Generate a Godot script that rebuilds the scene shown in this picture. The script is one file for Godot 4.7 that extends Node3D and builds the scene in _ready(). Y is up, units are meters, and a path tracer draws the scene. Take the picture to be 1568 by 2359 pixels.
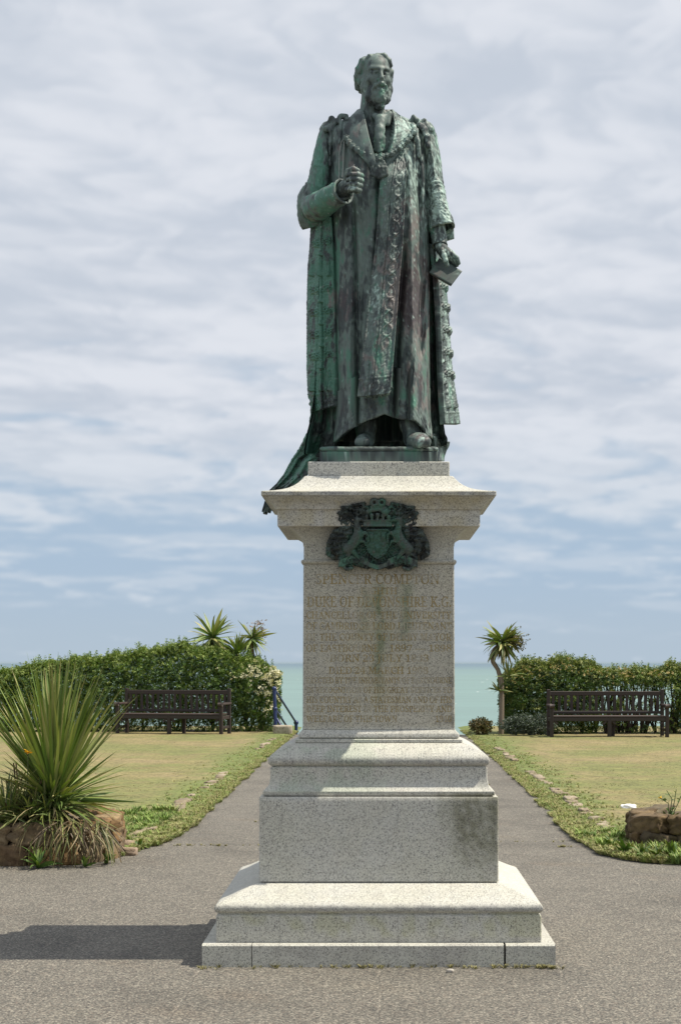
extends Node3D
# A bronze statue on a granite pedestal in a seaside garden. Metres, y up; the camera stands at x = z = 0 and looks along -z.

const EYE := 1.55        # camera height
const FOC := 4155.0      # focal length in units of the 1568 x 2358 picture plane
const CX := 872.0        # where the view axis meets that plane
const CY := 1527.0
const ZC := 10.10        # distance of the monument's centre
const K := 0.92          # scale of the pedestal's profile numbers

var rng := RandomNumberGenerator.new()
var noise_a := FastNoiseLite.new()
var noise_b := FastNoiseLite.new()
var noise_c := FastNoiseLite.new()
var M := {}

func _ready() -> void:
	rng.seed = 7
	for n in [noise_a, noise_b, noise_c]:
		n.noise_type = FastNoiseLite.TYPE_SIMPLEX_SMOOTH
		n.frequency = 1.0
		n.fractal_type = FastNoiseLite.FRACTAL_FBM
	noise_a.seed = 3; noise_a.fractal_octaves = 3
	noise_b.seed = 11; noise_b.fractal_octaves = 2
	noise_c.seed = 23; noise_c.fractal_octaves = 5
	setup_view()
	make_materials()
	build_ground()
	build_sea()
	build_pedestal()
	build_statue()
	build_arms_relief()
	build_lawns()
	build_beds()
	build_benches()
	build_hedges()
	build_palms()
	build_small_things()

# ---------------------------------------------------------------- view, sky, sun
func setup_view() -> void:
	var cam := Camera3D.new()
	cam.name = "camera"
	var near := 0.1
	cam.projection = Camera3D.PROJECTION_FRUSTUM
	cam.near = near
	cam.far = 60000.0
	cam.size = 2358.0 / FOC * near
	cam.frustum_offset = Vector2((784.0 - CX) / FOC * near, (CY - 1179.0) / FOC * near)
	cam.position = Vector3(0, EYE, 0)
	add_child(cam)
	cam.current = true
	var sun := DirectionalLight3D.new()
	sun.name = "sun"
	sun.light_energy = 1.6
	sun.light_color = Color(1.0, 0.965, 0.90)
	sun.light_angular_distance = 0.5
	sun.shadow_enabled = true
	add_child(sun)
	sun.look_at_from_position(Vector3(0.589, 1.0, -0.02) * 10.0, Vector3.ZERO, Vector3.UP)
	var env := Environment.new()
	env.tonemap_mode = Environment.TONE_MAPPER_LINEAR
	env.tonemap_exposure = 1.2
	env.background_mode = Environment.BG_SKY
	env.background_energy_multiplier = 1.0
	env.sdfgi_enabled = true
	env.ssao_enabled = true
	env.ssil_enabled = true
	var pano := PanoramaSkyMaterial.new()
	pano.panorama = ImageTexture.create_from_image(sky_picture())
	var sky := Sky.new()
	sky.sky_material = pano
	env.sky = sky
	var we := WorldEnvironment.new()
	we.name = "world_environment"
	we.environment = env
	add_child(we)

var sky_n1 := FastNoiseLite.new()
var sky_n2 := FastNoiseLite.new()
var sky_n3 := FastNoiseLite.new()

func sky_color(az: float, el: float) -> Color:
	# one formula for every direction: a broken layer of stratocumulus over pale blue air
	var y := sin(el)
	var hx := sin(az) * cos(el)
	var hz := cos(az) * cos(el)
	var inv := 1.0 / (maxf(y, 0.0) + 0.10)
	var u := hx * inv
	var v := hz * inv
	var warp := sky_n3.get_noise_2d(u * 0.9, v * 0.9)
	var big := sky_n1.get_noise_2d(u * 0.85 + warp * 0.40 - v * 0.25, v * 0.95 + warp * 0.40)
	var mid := sky_n2.get_noise_2d(u * 2.3 - v * 0.95 + 7.0 + warp * 0.5, v * 2.1 + u * 0.75 + warp * 0.9)
	var fine := sky_n3.get_noise_2d(u * 7.0 - v * 3.0 + 31.0 + mid * 0.8, v * 6.4 + u * 2.6 - 9.0 + mid)
	var e := rad_to_deg(el)
	var cover := smoothstep(1.0, 9.5, e + 1.2 * mid) * 1.25 - 0.20
	var d := big * 0.80 + mid * 0.50 + fine * 0.20
	var alpha := clampf(smoothstep(0.40 - cover * 1.25, 1.30 - cover * 1.1, 0.45 + d), 0.0, 1.0)
	# thin streaks low over the sea
	var streak := sky_n2.get_noise_2d(az * 7.0 + 3.0 + el * 20.0, e * 1.35) + 0.4 * sky_n3.get_noise_2d(az * 22.0 + el * 60.0, e * 3.3)
	alpha = maxf(alpha, 0.50 * smoothstep(0.02, 0.55, streak) * smoothstep(0.3, 2.5, e) * (1.0 - smoothstep(8.0, 13.0, e)))
	var blue := Color(0.345, 0.445, 0.560).lerp(Color(0.375, 0.455, 0.535), 1.0 - smoothstep(0.0, 3.5, e))
	blue = blue.lerp(Color(0.40, 0.48, 0.60), smoothstep(4.0, 30.0, e))
	var thick := smoothstep(-0.85, 0.80, sky_n1.get_noise_2d(u * 1.3 - v * 0.3 - 4.0 + warp * 0.5, v * 1.75 + 13.0) + 0.60 * mid + 0.66 * fine)
	var cloud := Color(0.465, 0.512, 0.585).lerp(Color(0.618, 0.645, 0.698), thick)
	cloud = cloud.lerp(Color(0.53, 0.585, 0.65), 1.0 - smoothstep(3.0, 9.0, e))
	var c := blue.lerp(cloud, alpha)
	# cloud near the sun is brighter
	var sun := Vector3(0.589, 1.0, -0.02).normalized()
	var near := maxf(0.0, Vector3(hx, y, -hz).dot(sun))
	return c * (1.0 + 0.55 * pow(near, 5.0))

func sky_picture() -> Image:
	sky_n1.seed = 41; sky_n2.seed = 57; sky_n3.seed = 77
	for n in [sky_n1, sky_n2, sky_n3]:
		n.noise_type = FastNoiseLite.TYPE_SIMPLEX_SMOOTH
		n.frequency = 1.0
		n.fractal_type = FastNoiseLite.FRACTAL_FBM
		n.fractal_octaves = 4
	var w := 1024
	var h := 512
	var im := Image.create(w, h, false, Image.FORMAT_RGBF)
	for j in h:
		var el := (0.5 - (j + 0.5) / h) * PI
		for i in w:
			var az := wrapf((i + 0.5) / w, -0.5, 0.5) * TAU
			im.set_pixel(i, j, sky_color(az, el) if el > 0.0 else Color(0.30, 0.36, 0.38))
	im.resize(4096, 2048, Image.INTERPOLATE_CUBIC)
	# the same formula sampled finely where the view looks
	for j in range(560, 1024):
		var el := (0.5 - (j + 0.5) / 2048.0) * PI
		for i in range(-270, 270):
			im.set_pixel(posmod(i, 4096), j, sky_color((i + 0.5) / 4096.0 * TAU, el))
	return im

# ---------------------------------------------------------------- helpers
func P(px: float, py: float, d: float) -> Vector3:
	# the point at distance d that lies on the ray through (px, py) of the picture plane
	return Vector3((px - CX) * d / FOC, EYE - (py - CY) * d / FOC, -d)

func SP(px: float, py: float, z: float) -> Vector3:
	return P(px, py, ZC - z)

func tab(t: Array, x: float) -> float:
	var n := t.size()
	if x <= t[0][0]:
		return t[0][1]
	for i in range(1, n):
		if x <= t[i][0]:
			var f: float = (x - t[i - 1][0]) / (t[i][0] - t[i - 1][0])
			return lerpf(t[i - 1][1], t[i][1], f)
	return t[n - 1][1]

func smooth_tab(t: Array, lo: float, hi: float, n: int) -> PackedFloat32Array:
	# a piecewise table sampled evenly and smoothed
	var a := PackedFloat32Array()
	for i in n:
		a.append(tab(t, lerpf(lo, hi, i / (n - 1.0))))
	for pass_ in 3:
		var b := a.duplicate()
		for i in range(1, n - 1):
			b[i] = (a[i - 1] + 2.0 * a[i] + a[i + 1]) * 0.25
		a = b
	return a

func look(a: PackedFloat32Array, lo: float, hi: float, x: float) -> float:
	var f := clampf((x - lo) / (hi - lo), 0.0, 1.0) * (a.size() - 1)
	var i := mini(int(f), a.size() - 2)
	return lerpf(a[i], a[i + 1], f - i)

func normals_of(v: PackedVector3Array, idx: PackedInt32Array) -> PackedVector3Array:
	var n := PackedVector3Array()
	n.resize(v.size())
	for i in range(0, idx.size(), 3):
		var a := idx[i]
		var b := idx[i + 1]
		var c := idx[i + 2]
		var f := (v[c] - v[a]).cross(v[b] - v[a])
		n[a] += f
		n[b] += f
		n[c] += f
	for i in n.size():
		n[i] = n[i].normalized() if n[i].length_squared() > 1e-20 else Vector3.UP
	return n

func mesh_of(v: PackedVector3Array, idx: PackedInt32Array, col := PackedColorArray(), nor := PackedVector3Array()) -> ArrayMesh:
	var a := []
	a.resize(Mesh.ARRAY_MAX)
	a[Mesh.ARRAY_VERTEX] = v
	a[Mesh.ARRAY_INDEX] = idx
	a[Mesh.ARRAY_NORMAL] = nor if nor.size() else normals_of(v, idx)
	if col.size():
		a[Mesh.ARRAY_COLOR] = col
	var m := ArrayMesh.new()
	m.add_surface_from_arrays(Mesh.PRIMITIVE_TRIANGLES, a)
	return m

func grid_index(nu: int, nv: int, closed: bool, flip: bool, base := 0) -> PackedInt32Array:
	# vertices are laid row by row: nv rows of nu
	var idx := PackedInt32Array()
	var last := nu if closed else nu - 1
	for j in nv - 1:
		for i in last:
			var a := base + j * nu + i
			var b := base + j * nu + (i + 1) % nu
			var c := a + nu
			var d := b + nu
			if flip:
				idx.append_array(PackedInt32Array([a, c, b, b, c, d]))
			else:
				idx.append_array(PackedInt32Array([a, b, c, b, d, c]))
	return idx

func put(called: String, m: Mesh, mat: Material, parent: Node = self) -> MeshInstance3D:
	var o := MeshInstance3D.new()
	o.name = called
	o.mesh = m
	o.material_override = mat
	parent.add_child(o, true)
	return o

func thing(called: String, label: String, category: String, at := Vector3.ZERO, group := "") -> Node3D:
	var o := Node3D.new()
	o.name = called
	o.position = at
	add_child(o, true)
	tag(o, label, category, group)
	return o

func tag(o: Node, label: String, category := "", group := "", kind := "") -> Node:
	if label:
		o.set_meta("label", label)
	if category:
		o.set_meta("category", category)
	if group:
		o.set_meta("group", group)
	if kind:
		o.set_meta("kind", kind)
	return o

func structure(o: Node, label := "") -> Node:
	return tag(o, label, "", "", "structure")

class Soup:
	# loose triangles with flat normals, joined into one mesh
	var v := PackedVector3Array()
	var n := PackedVector3Array()
	var c := PackedColorArray()
	func tri(a: Vector3, b: Vector3, d: Vector3, col: Color) -> void:
		var f := (d - a).cross(b - a).normalized()
		v.append(a); v.append(b); v.append(d)
		n.append(f); n.append(f); n.append(f)
		c.append(col); c.append(col); c.append(col)
	func quad(a: Vector3, b: Vector3, d: Vector3, e: Vector3, col: Color) -> void:
		# clockwise seen from the front
		tri(a, b, d, col)
		tri(a, d, e, col)
	func mesh() -> ArrayMesh:
		var arr := []
		arr.resize(Mesh.ARRAY_MAX)
		arr[Mesh.ARRAY_VERTEX] = v
		arr[Mesh.ARRAY_NORMAL] = n
		arr[Mesh.ARRAY_COLOR] = c
		var m := ArrayMesh.new()
		m.add_surface_from_arrays(Mesh.PRIMITIVE_TRIANGLES, arr)
		return m

func box_soup(s: Soup, t: Transform3D, size: Vector3, ch: float, col := Color.WHITE) -> void:
	# a box with chamfered edges, centred on t
	var h := size * 0.5
	var c := minf(ch, minf(h.x, minf(h.y, h.z)) * 0.45)
	var ax := [Vector3.RIGHT, Vector3.UP, Vector3.BACK]
	var pt := func(sx: float, sy: float, sz: float, k: int) -> Vector3:
		# corner point that lies on the face across axis k
		var p := Vector3(sx * (h.x - (0.0 if k == 0 else c)), sy * (h.y - (0.0 if k == 1 else c)), sz * (h.z - (0.0 if k == 2 else c)))
		return t * p
	var facing := func(a: Vector3, b: Vector3, d: Vector3, e: Vector3) -> void:
		var f := (d - a).cross(b - a)
		if f.dot((a + d) * 0.5 - t.origin) > 0.0:
			s.quad(a, b, d, e, col)
		else:
			s.quad(e, d, b, a, col)
	for q in [-1.0, 1.0]:
		facing.call(pt.call(q, -1, -1, 0), pt.call(q, 1, -1, 0), pt.call(q, 1, 1, 0), pt.call(q, -1, 1, 0))
		facing.call(pt.call(-1, q, -1, 1), pt.call(1, q, -1, 1), pt.call(1, q, 1, 1), pt.call(-1, q, 1, 1))
		facing.call(pt.call(-1, -1, q, 2), pt.call(1, -1, q, 2), pt.call(1, 1, q, 2), pt.call(-1, 1, q, 2))
		for r in [-1.0, 1.0]:
			facing.call(pt.call(q, r, -1, 0), pt.call(q, r, 1, 0), pt.call(q, r, 1, 1), pt.call(q, r, -1, 1))
			facing.call(pt.call(q, -1, r, 0), pt.call(q, 1, r, 0), pt.call(q, 1, r, 2), pt.call(q, -1, r, 2))
			facing.call(pt.call(-1, q, r, 1), pt.call(1, q, r, 1), pt.call(1, q, r, 2), pt.call(-1, q, r, 2))
			for w in [-1.0, 1.0]:
				var a: Vector3 = pt.call(q, r, w, 0)
				var b: Vector3 = pt.call(q, r, w, 1)
				var d: Vector3 = pt.call(q, r, w, 2)
				if (d - a).cross(b - a).dot(a - t.origin) > 0.0:
					s.tri(a, b, d, col)
				else:
					s.tri(d, b, a, col)

func box_mesh(size: Vector3, ch := 0.006, col := Color.WHITE) -> ArrayMesh:
	var s := Soup.new()
	box_soup(s, Transform3D.IDENTITY, size, ch, col)
	return s.mesh()

func tube(path: PackedVector3Array, rad: PackedFloat32Array, seg: int, v: PackedVector3Array, idx: PackedInt32Array) -> void:
	# a round tube along a path, ends closed
	var base := v.size()
	var n := path.size()
	var side := Vector3.ZERO
	for j in n:
		var d := (path[mini(j + 1, n - 1)] - path[maxi(j - 1, 0)]).normalized()
		if side == Vector3.ZERO:
			side = d.cross(Vector3.UP if absf(d.y) < 0.9 else Vector3.RIGHT).normalized()
		side = (side - d * side.dot(d)).normalized()
		var up := d.cross(side)
		for i in seg:
			var a := TAU * i / seg
			v.append(path[j] + (side * cos(a) + up * sin(a)) * rad[j])
	idx.append_array(grid_index(seg, n, true, true, base))
	for e in [0, n - 1]:
		var mid := v.size()
		v.append(path[e])
		for i in seg:
			var p: int = base + e * seg + i
			var q: int = base + e * seg + (i + 1) % seg
			idx.append_array(PackedInt32Array([mid, p, q] if e else [mid, q, p]))

func tube_mesh(path: PackedVector3Array, rad: PackedFloat32Array, seg := 8) -> ArrayMesh:
	var v := PackedVector3Array()
	var idx := PackedInt32Array()
	tube(path, rad, seg, v, idx)
	return mesh_of(v, idx)

func even(r: float, n: int) -> PackedFloat32Array:
	var a := PackedFloat32Array()
	a.resize(n)
	a.fill(r)
	return a

func rock_mesh(size: Vector3, sd: int, rough := 0.10, square := 0.72, nn := 4, col := Color.WHITE, var_ := 0.18) -> ArrayMesh:
	# a hewn stone: a rounded box with an uneven skin
	var v := PackedVector3Array()
	var idx := PackedInt32Array()
	var col_a := PackedColorArray()
	var faces := [[Vector3.RIGHT, Vector3.UP, Vector3.BACK], [Vector3.LEFT, Vector3.BACK, Vector3.UP], [Vector3.UP, Vector3.BACK, Vector3.RIGHT], [Vector3.DOWN, Vector3.RIGHT, Vector3.BACK], [Vector3.BACK, Vector3.RIGHT, Vector3.UP], [Vector3.FORWARD, Vector3.UP, Vector3.RIGHT]]
	for f in faces:
		var base := v.size()
		for j in nn + 1:
			for i in nn + 1:
				var p: Vector3 = f[0] + f[1] * (2.0 * i / nn - 1.0) + f[2] * (2.0 * j / nn - 1.0)
				var ball := p.normalized() * 1.28
				p = ball.lerp(p, square)
				var k := 1.0 + rough * noise_b.get_noise_3d(p.x * 1.1 + sd * 3.7, p.y * 1.1, p.z * 1.1 + sd) + rough * 0.5 * noise_a.get_noise_3d(p.x * 3.0 - sd, p.y * 3.0, p.z * 3.0)
				v.append(p * k * size * 0.5)
				var s := 1.0 + var_ * noise_a.get_noise_3d(p.x * 2.2 + sd * 9.1, p.y * 2.2, p.z * 2.2)
				col_a.append(Color(col.r * s, col.g * s, col.b * s))
		idx.append_array(grid_index(nn + 1, nn + 1, false, true, base))
	# outward whatever the face order
	for i in range(0, idx.size(), 3):
		var a := v[idx[i]]
		if (v[idx[i + 2]] - a).cross(v[idx[i + 1]] - a).dot(a) < 0.0:
			var t := idx[i + 1]
			idx[i + 1] = idx[i + 2]
			idx[i + 2] = t
	# share normals across the seams
	var n := normals_of(v, idx)
	var at := {}
	for i in v.size():
		var key := Vector3i(v[i] * 20000.0)
		at[key] = at.get(key, Vector3.ZERO) + n[i]
	for i in v.size():
		n[i] = (at[Vector3i(v[i] * 20000.0)] as Vector3).normalized()
	return mesh_of(v, idx, col_a, n)

func blade_mesh(length: float, width: float, droop: float, fold := 0.25, seg := 6, tip := 0.65, col := Color.WHITE, tip_col := Color.WHITE) -> ArrayMesh:
	# a sword-shaped leaf that leaves the origin along +z and bends down
	var v := PackedVector3Array()
	var col_a := PackedColorArray()
	var p := Vector3.ZERO
	for j in seg + 1:
		var t := float(j) / seg
		var a := -droop * t * t
		var w := width * 0.5 * (0.62 + 0.38 * smoothstep(0.0, 0.35, t)) * (1.0 if t < tip else maxf(0.02, 1.0 - pow((t - tip) / (1.0 - tip), 1.6)))
		var up := Vector3(0, cos(a), -sin(a))
		v.append(p + Vector3(-w, 0, 0) + up * w * fold)
		v.append(p)
		v.append(p + Vector3(w, 0, 0) + up * w * fold)
		var c := col.lerp(tip_col, t * t)
		col_a.append(c); col_a.append(Color(c.r * 1.25, c.g * 1.2, c.b * 1.1)); col_a.append(c)
		p += Vector3(0, sin(a), cos(a)) * length / seg
	return mesh_of(v, grid_index(3, seg + 1, false, false), col_a)

func multi(called: String, m: Mesh, mat: Material, where: Array, cols: PackedColorArray, parent: Node = self) -> MultiMeshInstance3D:
	var mm := MultiMesh.new()
	mm.transform_format = MultiMesh.TRANSFORM_3D
	mm.use_colors = true
	mm.mesh = m
	mm.instance_count = where.size()
	for i in where.size():
		mm.set_instance_transform(i, where[i])
		mm.set_instance_color(i, cols[i])
	var o := MultiMeshInstance3D.new()
	o.name = called
	o.multimesh = mm
	o.material_override = mat
	parent.add_child(o, true)
	o.set_meta("kind", "stuff")
	return o

# ---------------------------------------------------------------- materials
func std(color: Color, rough: float, vertex := false) -> StandardMaterial3D:
	var m := StandardMaterial3D.new()
	m.albedo_color = color
	m.roughness = rough
	m.vertex_color_use_as_albedo = vertex
	m.cull_mode = BaseMaterial3D.CULL_DISABLED
	return m

func lin(r: float, g: float, b: float) -> Color:
	return Color(r, g, b).linear_to_srgb()

func grain(size: int, freq: float, sd: int, cell := true) -> Image:
	var n := FastNoiseLite.new()
	n.seed = sd
	n.frequency = freq
	if cell:
		n.noise_type = FastNoiseLite.TYPE_CELLULAR
		n.cellular_return_type = FastNoiseLite.RETURN_CELL_VALUE
		n.cellular_jitter = 1.0
		n.fractal_type = FastNoiseLite.FRACTAL_NONE
		n.domain_warp_enabled = true
		n.domain_warp_amplitude = 6.0
		n.domain_warp_frequency = freq * 1.5
	else:
		n.noise_type = FastNoiseLite.TYPE_SIMPLEX_SMOOTH
		n.fractal_octaves = 4
	if cell:
		return n.get_image(size, size)
	return n.get_seamless_image(size, size, false, false, 0.12, true)

func speckle(size: int, stops: Array, f1: float, f2: float, sd: int, soft := 0.25) -> ImageTexture:
	# mineral grains: each cell takes one of the colours in stops [[share, Color linear], ...]
	var a := as_bytes(grain(size, f1, sd))
	var b := as_bytes(grain(size, f2, sd + 5))
	var s := as_bytes(grain(size, 0.008, sd + 9, false))
	var n := stops.size()
	var pick := PackedInt32Array()
	for x in 256:
		var t := 0.0
		var k := n - 1
		for i in n:
			t += stops[i][0]
			if x / 255.0 <= t:
				k = i
				break
		pick.append(k)
	# every pair of grains, in 16 steps of the soft tone
	var pal := PackedByteArray()
	for i in n:
		for j in n:
			for k in 16:
				var c: Color = (stops[i][1] as Color).lerp(stops[j][1], 0.42) * (1.0 + soft * (k / 15.0 - 0.5))
				c = c.linear_to_srgb()
				pal.append_array(PackedByteArray([int(clampf(c.r, 0, 1) * 255.0), int(clampf(c.g, 0, 1) * 255.0), int(clampf(c.b, 0, 1) * 255.0)]))
	var out := PackedByteArray()
	out.resize(size * size * 3)
	var o := 0
	for i in size * size:
		var q := ((pick[a[i]] * n + pick[b[i]]) * 16 + (s[i] >> 4)) * 3
		out[o] = pal[q]
		out[o + 1] = pal[q + 1]
		out[o + 2] = pal[q + 2]
		o += 3
	return ImageTexture.create_from_image(Image.create_from_data(size, size, false, Image.FORMAT_RGB8, out))

func as_bytes(im: Image) -> PackedByteArray:
	im.convert(Image.FORMAT_L8)
	return im.get_data()

func world_mapped(m: StandardMaterial3D, tex: Texture2D, scale: float) -> StandardMaterial3D:
	m.albedo_texture = tex
	m.uv1_triplanar = true
	m.uv1_world_triplanar = true
	m.uv1_scale = Vector3.ONE * scale
	return m

func make_materials() -> void:
	var g := speckle(1024, [[0.14, Color(0.11, 0.11, 0.11)], [0.12, Color(0.30, 0.295, 0.28)], [0.40, Color(0.51, 0.505, 0.455)], [0.22, Color(0.57, 0.565, 0.515)], [0.13, Color(0.43, 0.415, 0.36)]], 0.13, 0.21, 5, 0.04)
	M.granite = world_mapped(std(Color.WHITE, 0.72, true), g, 1.65)
	var t := speckle(1024, [[0.22, Color(0.036, 0.035, 0.032)], [0.28, Color(0.084, 0.079, 0.068)], [0.26, Color(0.148, 0.137, 0.113)], [0.14, Color(0.32, 0.292, 0.238)], [0.10, Color(0.152, 0.121, 0.096)]], 0.10, 0.14, 15, 0.10)
	M.tarmac = world_mapped(std(Color.WHITE, 0.9, true), t, 1.1)
	M.tarmac.heightmap_enabled = true
	M.tarmac.heightmap_texture = t
	M.tarmac.heightmap_scale = 0.5
	M.bronze = std(Color.WHITE, 0.58, true)
	M.bronze.metallic_specular = 0.45
	M.bronze_dark = std(lin(0.02, 0.035, 0.028), 0.6)
	M.leaf = std(Color.WHITE, 0.55, true)
	M.leaf.backlight_enabled = true
	M.leaf.backlight = Color(0.48, 0.54, 0.20)
	M.grass = std(Color.WHITE, 0.75, true)
	M.grass.backlight_enabled = true
	M.grass.backlight = Color(0.25, 0.28, 0.10)
	var turf := speckle(512, [[0.25, Color(0.42, 0.45, 0.38)], [0.30, Color(0.85, 0.86, 0.80)], [0.30, Color(1.0, 0.98, 0.92)], [0.18, Color(1.0, 1.0, 0.98)]], 0.12, 0.2, 61, 0.25)
	M.lawn = world_mapped(std(Color.WHITE, 0.95, true), turf, 0.42)
	M.soil = std(Color.WHITE, 0.95, true)
	M.stone = world_mapped(std(Color.WHITE, 0.9, true), speckle(256, [[0.25, Color(0.55, 0.50, 0.45)], [0.4, Color(0.9, 0.88, 0.85)], [0.35, Color(1.0, 0.98, 0.92)]], 0.06, 0.14, 31, 0.5), 2.4)
	M.stone.heightmap_enabled = true
	M.stone.heightmap_texture = M.stone.albedo_texture
	M.stone.heightmap_scale = 1.2
	M.wood = std(Color.WHITE, 0.62, true)
	M.bark = std(Color.WHITE, 0.9, true)
	M.blue = std(lin(0.02, 0.035, 0.12), 0.4)
	M.sea = std(Color.WHITE, 0.42, true)
	M.white = std(lin(0.8, 0.8, 0.8), 0.7)
	var gold := speckle(256, [[0.52, Color(0.245, 0.178, 0.058)], [0.27, Color(0.28, 0.22, 0.10)], [0.22, Color(0.34, 0.305, 0.225)]], 0.03, 0.09, 44, 0.3)
	M.gilt = world_mapped(std(Color.WHITE, 0.6), gold, 1.6)

# ---------------------------------------------------------------- ground and sea
func sheet(x0: float, x1: float, z0: float, z1: float, cell: float, y: Callable, col: Callable) -> ArrayMesh:
	var nu := int(ceil((x1 - x0) / cell)) + 1
	var nv := int(ceil((z0 - z1) / cell)) + 1
	var v := PackedVector3Array()
	var c := PackedColorArray()
	for j in nv:
		for i in nu:
			var x := lerpf(x0, x1, i / (nu - 1.0))
			var z := lerpf(z0, z1, j / (nv - 1.0))
			v.append(Vector3(x, y.call(x, z), z))
			c.append(col.call(x, z))
	return mesh_of(v, grid_index(nu, nv, false, false), c)

func tarmac_tone(x: float, z: float) -> Color:
	var k := 1.0 + 0.30 * noise_a.get_noise_2d(x * 0.55, z * 0.45) + 0.22 * noise_b.get_noise_2d(x * 2.2 + 40.0, z * 1.3)
	# a repaired strip across the path is a little darker, and rusty spots near the camera
	if z < -15.3:
		k *= 0.93
	var rust := smoothstep(0.42, 0.62, noise_b.get_noise_2d(x * 1.4 - 9.0, z * 1.9)) * 0.3
	return Color(k * (1.0 + 0.10 * rust), k * (1.0 - 0.10 * rust), k * (1.0 - 0.25 * rust))

func build_ground() -> void:
	var flat := func(_x: float, _z: float) -> float: return 0.0
	structure(put("pavement", sheet(-11.0, 11.0, 1.0, -38.9, 0.22, flat, tarmac_tone), M.tarmac), "grey gravelly tarmac around the statue and along the path")
	var far := func(_x: float, _z: float) -> float: return -0.02
	var plain_tone := func(x: float, z: float) -> Color: return tarmac_tone(x, maxf(z, -15.0))
	structure(put("ground", sheet(-90.0, 90.0, 70.0, -38.9, 3.0, far, plain_tone), M.tarmac), "open tarmac ground beyond the garden")
	# the bank that falls from the garden to the beach, and the steps that go down it
	var earth := func(x: float, z: float) -> Color:
		var k := 1.0 + 0.3 * noise_a.get_noise_2d(x * 0.8, z * 0.8)
		return Color(0.10 * k, 0.11 * k, 0.05 * k)
	var drop := func(x: float, z: float) -> float:
		var d := -0.03 if absf(x) > 2.0 else -0.55
		return d if z > -43.6 else lerpf(d, -8.3, clampf((-43.6 - z) / 20.0, 0.0, 1.0))
	structure(put("terrain", sheet(-90.0, 90.0, -38.9, -66.0, 1.0, drop, earth), M.soil), "bank falling towards the beach")
	for i in 5:
		var s := put("step", box_mesh(Vector3(3.7, 0.16, 0.42), 0.012, Color(1.7, 1.6, 1.5)), M.tarmac)
		s.position = Vector3(0.0, -0.085 - i * 0.10, -39.1 - i * 0.36)
		structure(s)

func build_sea() -> void:
	var v := PackedVector3Array()
	var c := PackedColorArray()
	var nu := 41
	var nv := 420
	for j in nv:
		var d := 55.0 * pow(40000.0 / 55.0, j / (nv - 1.0))
		for i in nu:
			var x := (i / (nu - 1.0) - 0.5) * 2.0 * (140.0 + d * 0.9)
			v.append(Vector3(x, -8.0, -d))
			# shallow water over chalky sand is milky green, deep water is blue; currents draw long bands
			var band := noise_a.get_noise_2d(x * 0.0009 + 5.0, log(d) * 9.0) * 0.7 + noise_b.get_noise_2d(x * 0.002, log(d) * 26.0) * 0.45 + noise_c.get_noise_2d(x * 0.004 + 9.0, log(d) * 70.0) * 0.5
			var deep := smoothstep(7.0, 9.1, log(d) + band * 0.7)
			var col := Color(0.128, 0.212, 0.192).lerp(Color(0.072, 0.128, 0.165), deep)
			var k := 1.0 + 0.14 * band
			c.append(Color(col.r * k, col.g * k, col.b * k))
	whitecaps()
	structure(put("sea", mesh_of(v, grid_index(nu, nv, false, false), c), M.sea), "calm milky green sea under the horizon")

func whitecaps() -> void:
	# a few breaking crests far out
	var s := Soup.new()
	s.quad(Vector3(-1, 0, -0.3), Vector3(-0.2, 0.25, -0.5), Vector3(1, 0, -0.2), Vector3(0.3, 0.05, 0.5), Color.WHITE)
	s.quad(Vector3(-0.6, 0, 0.5), Vector3(-1, 0, -0.3), Vector3(0.3, 0.05, 0.5), Vector3(0.1, 0, 0.8), Color.WHITE)
	var where: Array = []
	var cols := PackedColorArray()
	for i in 170:
		var d := 260.0 * pow(9.0, rng.randf())
		var w := d * rng.randf_range(0.0004, 0.0015)
		where.append(Transform3D(Basis.from_scale(Vector3(w, 0.35, w * 0.8)), Vector3(rng.randf_range(-0.5, 0.5) * d, -7.97, -d)))
		cols.append(Color(0.55, 0.60, 0.58))
	tag(multi("foam", s.mesh(), M.soil, where, cols), "small white crests scattered on the sea", "foam")

# ---------------------------------------------------------------- pedestal
func streak(x: float, y: float, x0: float, w: float, top: float, low: float) -> float:
	# how much a run-off stain covers a point: ragged, broken by the grain of the stone
	var off := x - x0 - 0.012 * noise_b.get_noise_2d(y * 9.0, x0 * 50.0)
	var f := exp(-off * off / (w * w)) * smoothstep(low, lerpf(low, top, 0.55), y) * (1.0 if y < top else 0.0)
	return clampf(f * (0.75 + 0.9 * noise_a.get_noise_3d(x * 60.0, y * 14.0, x0)), 0.0, 1.0)

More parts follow.
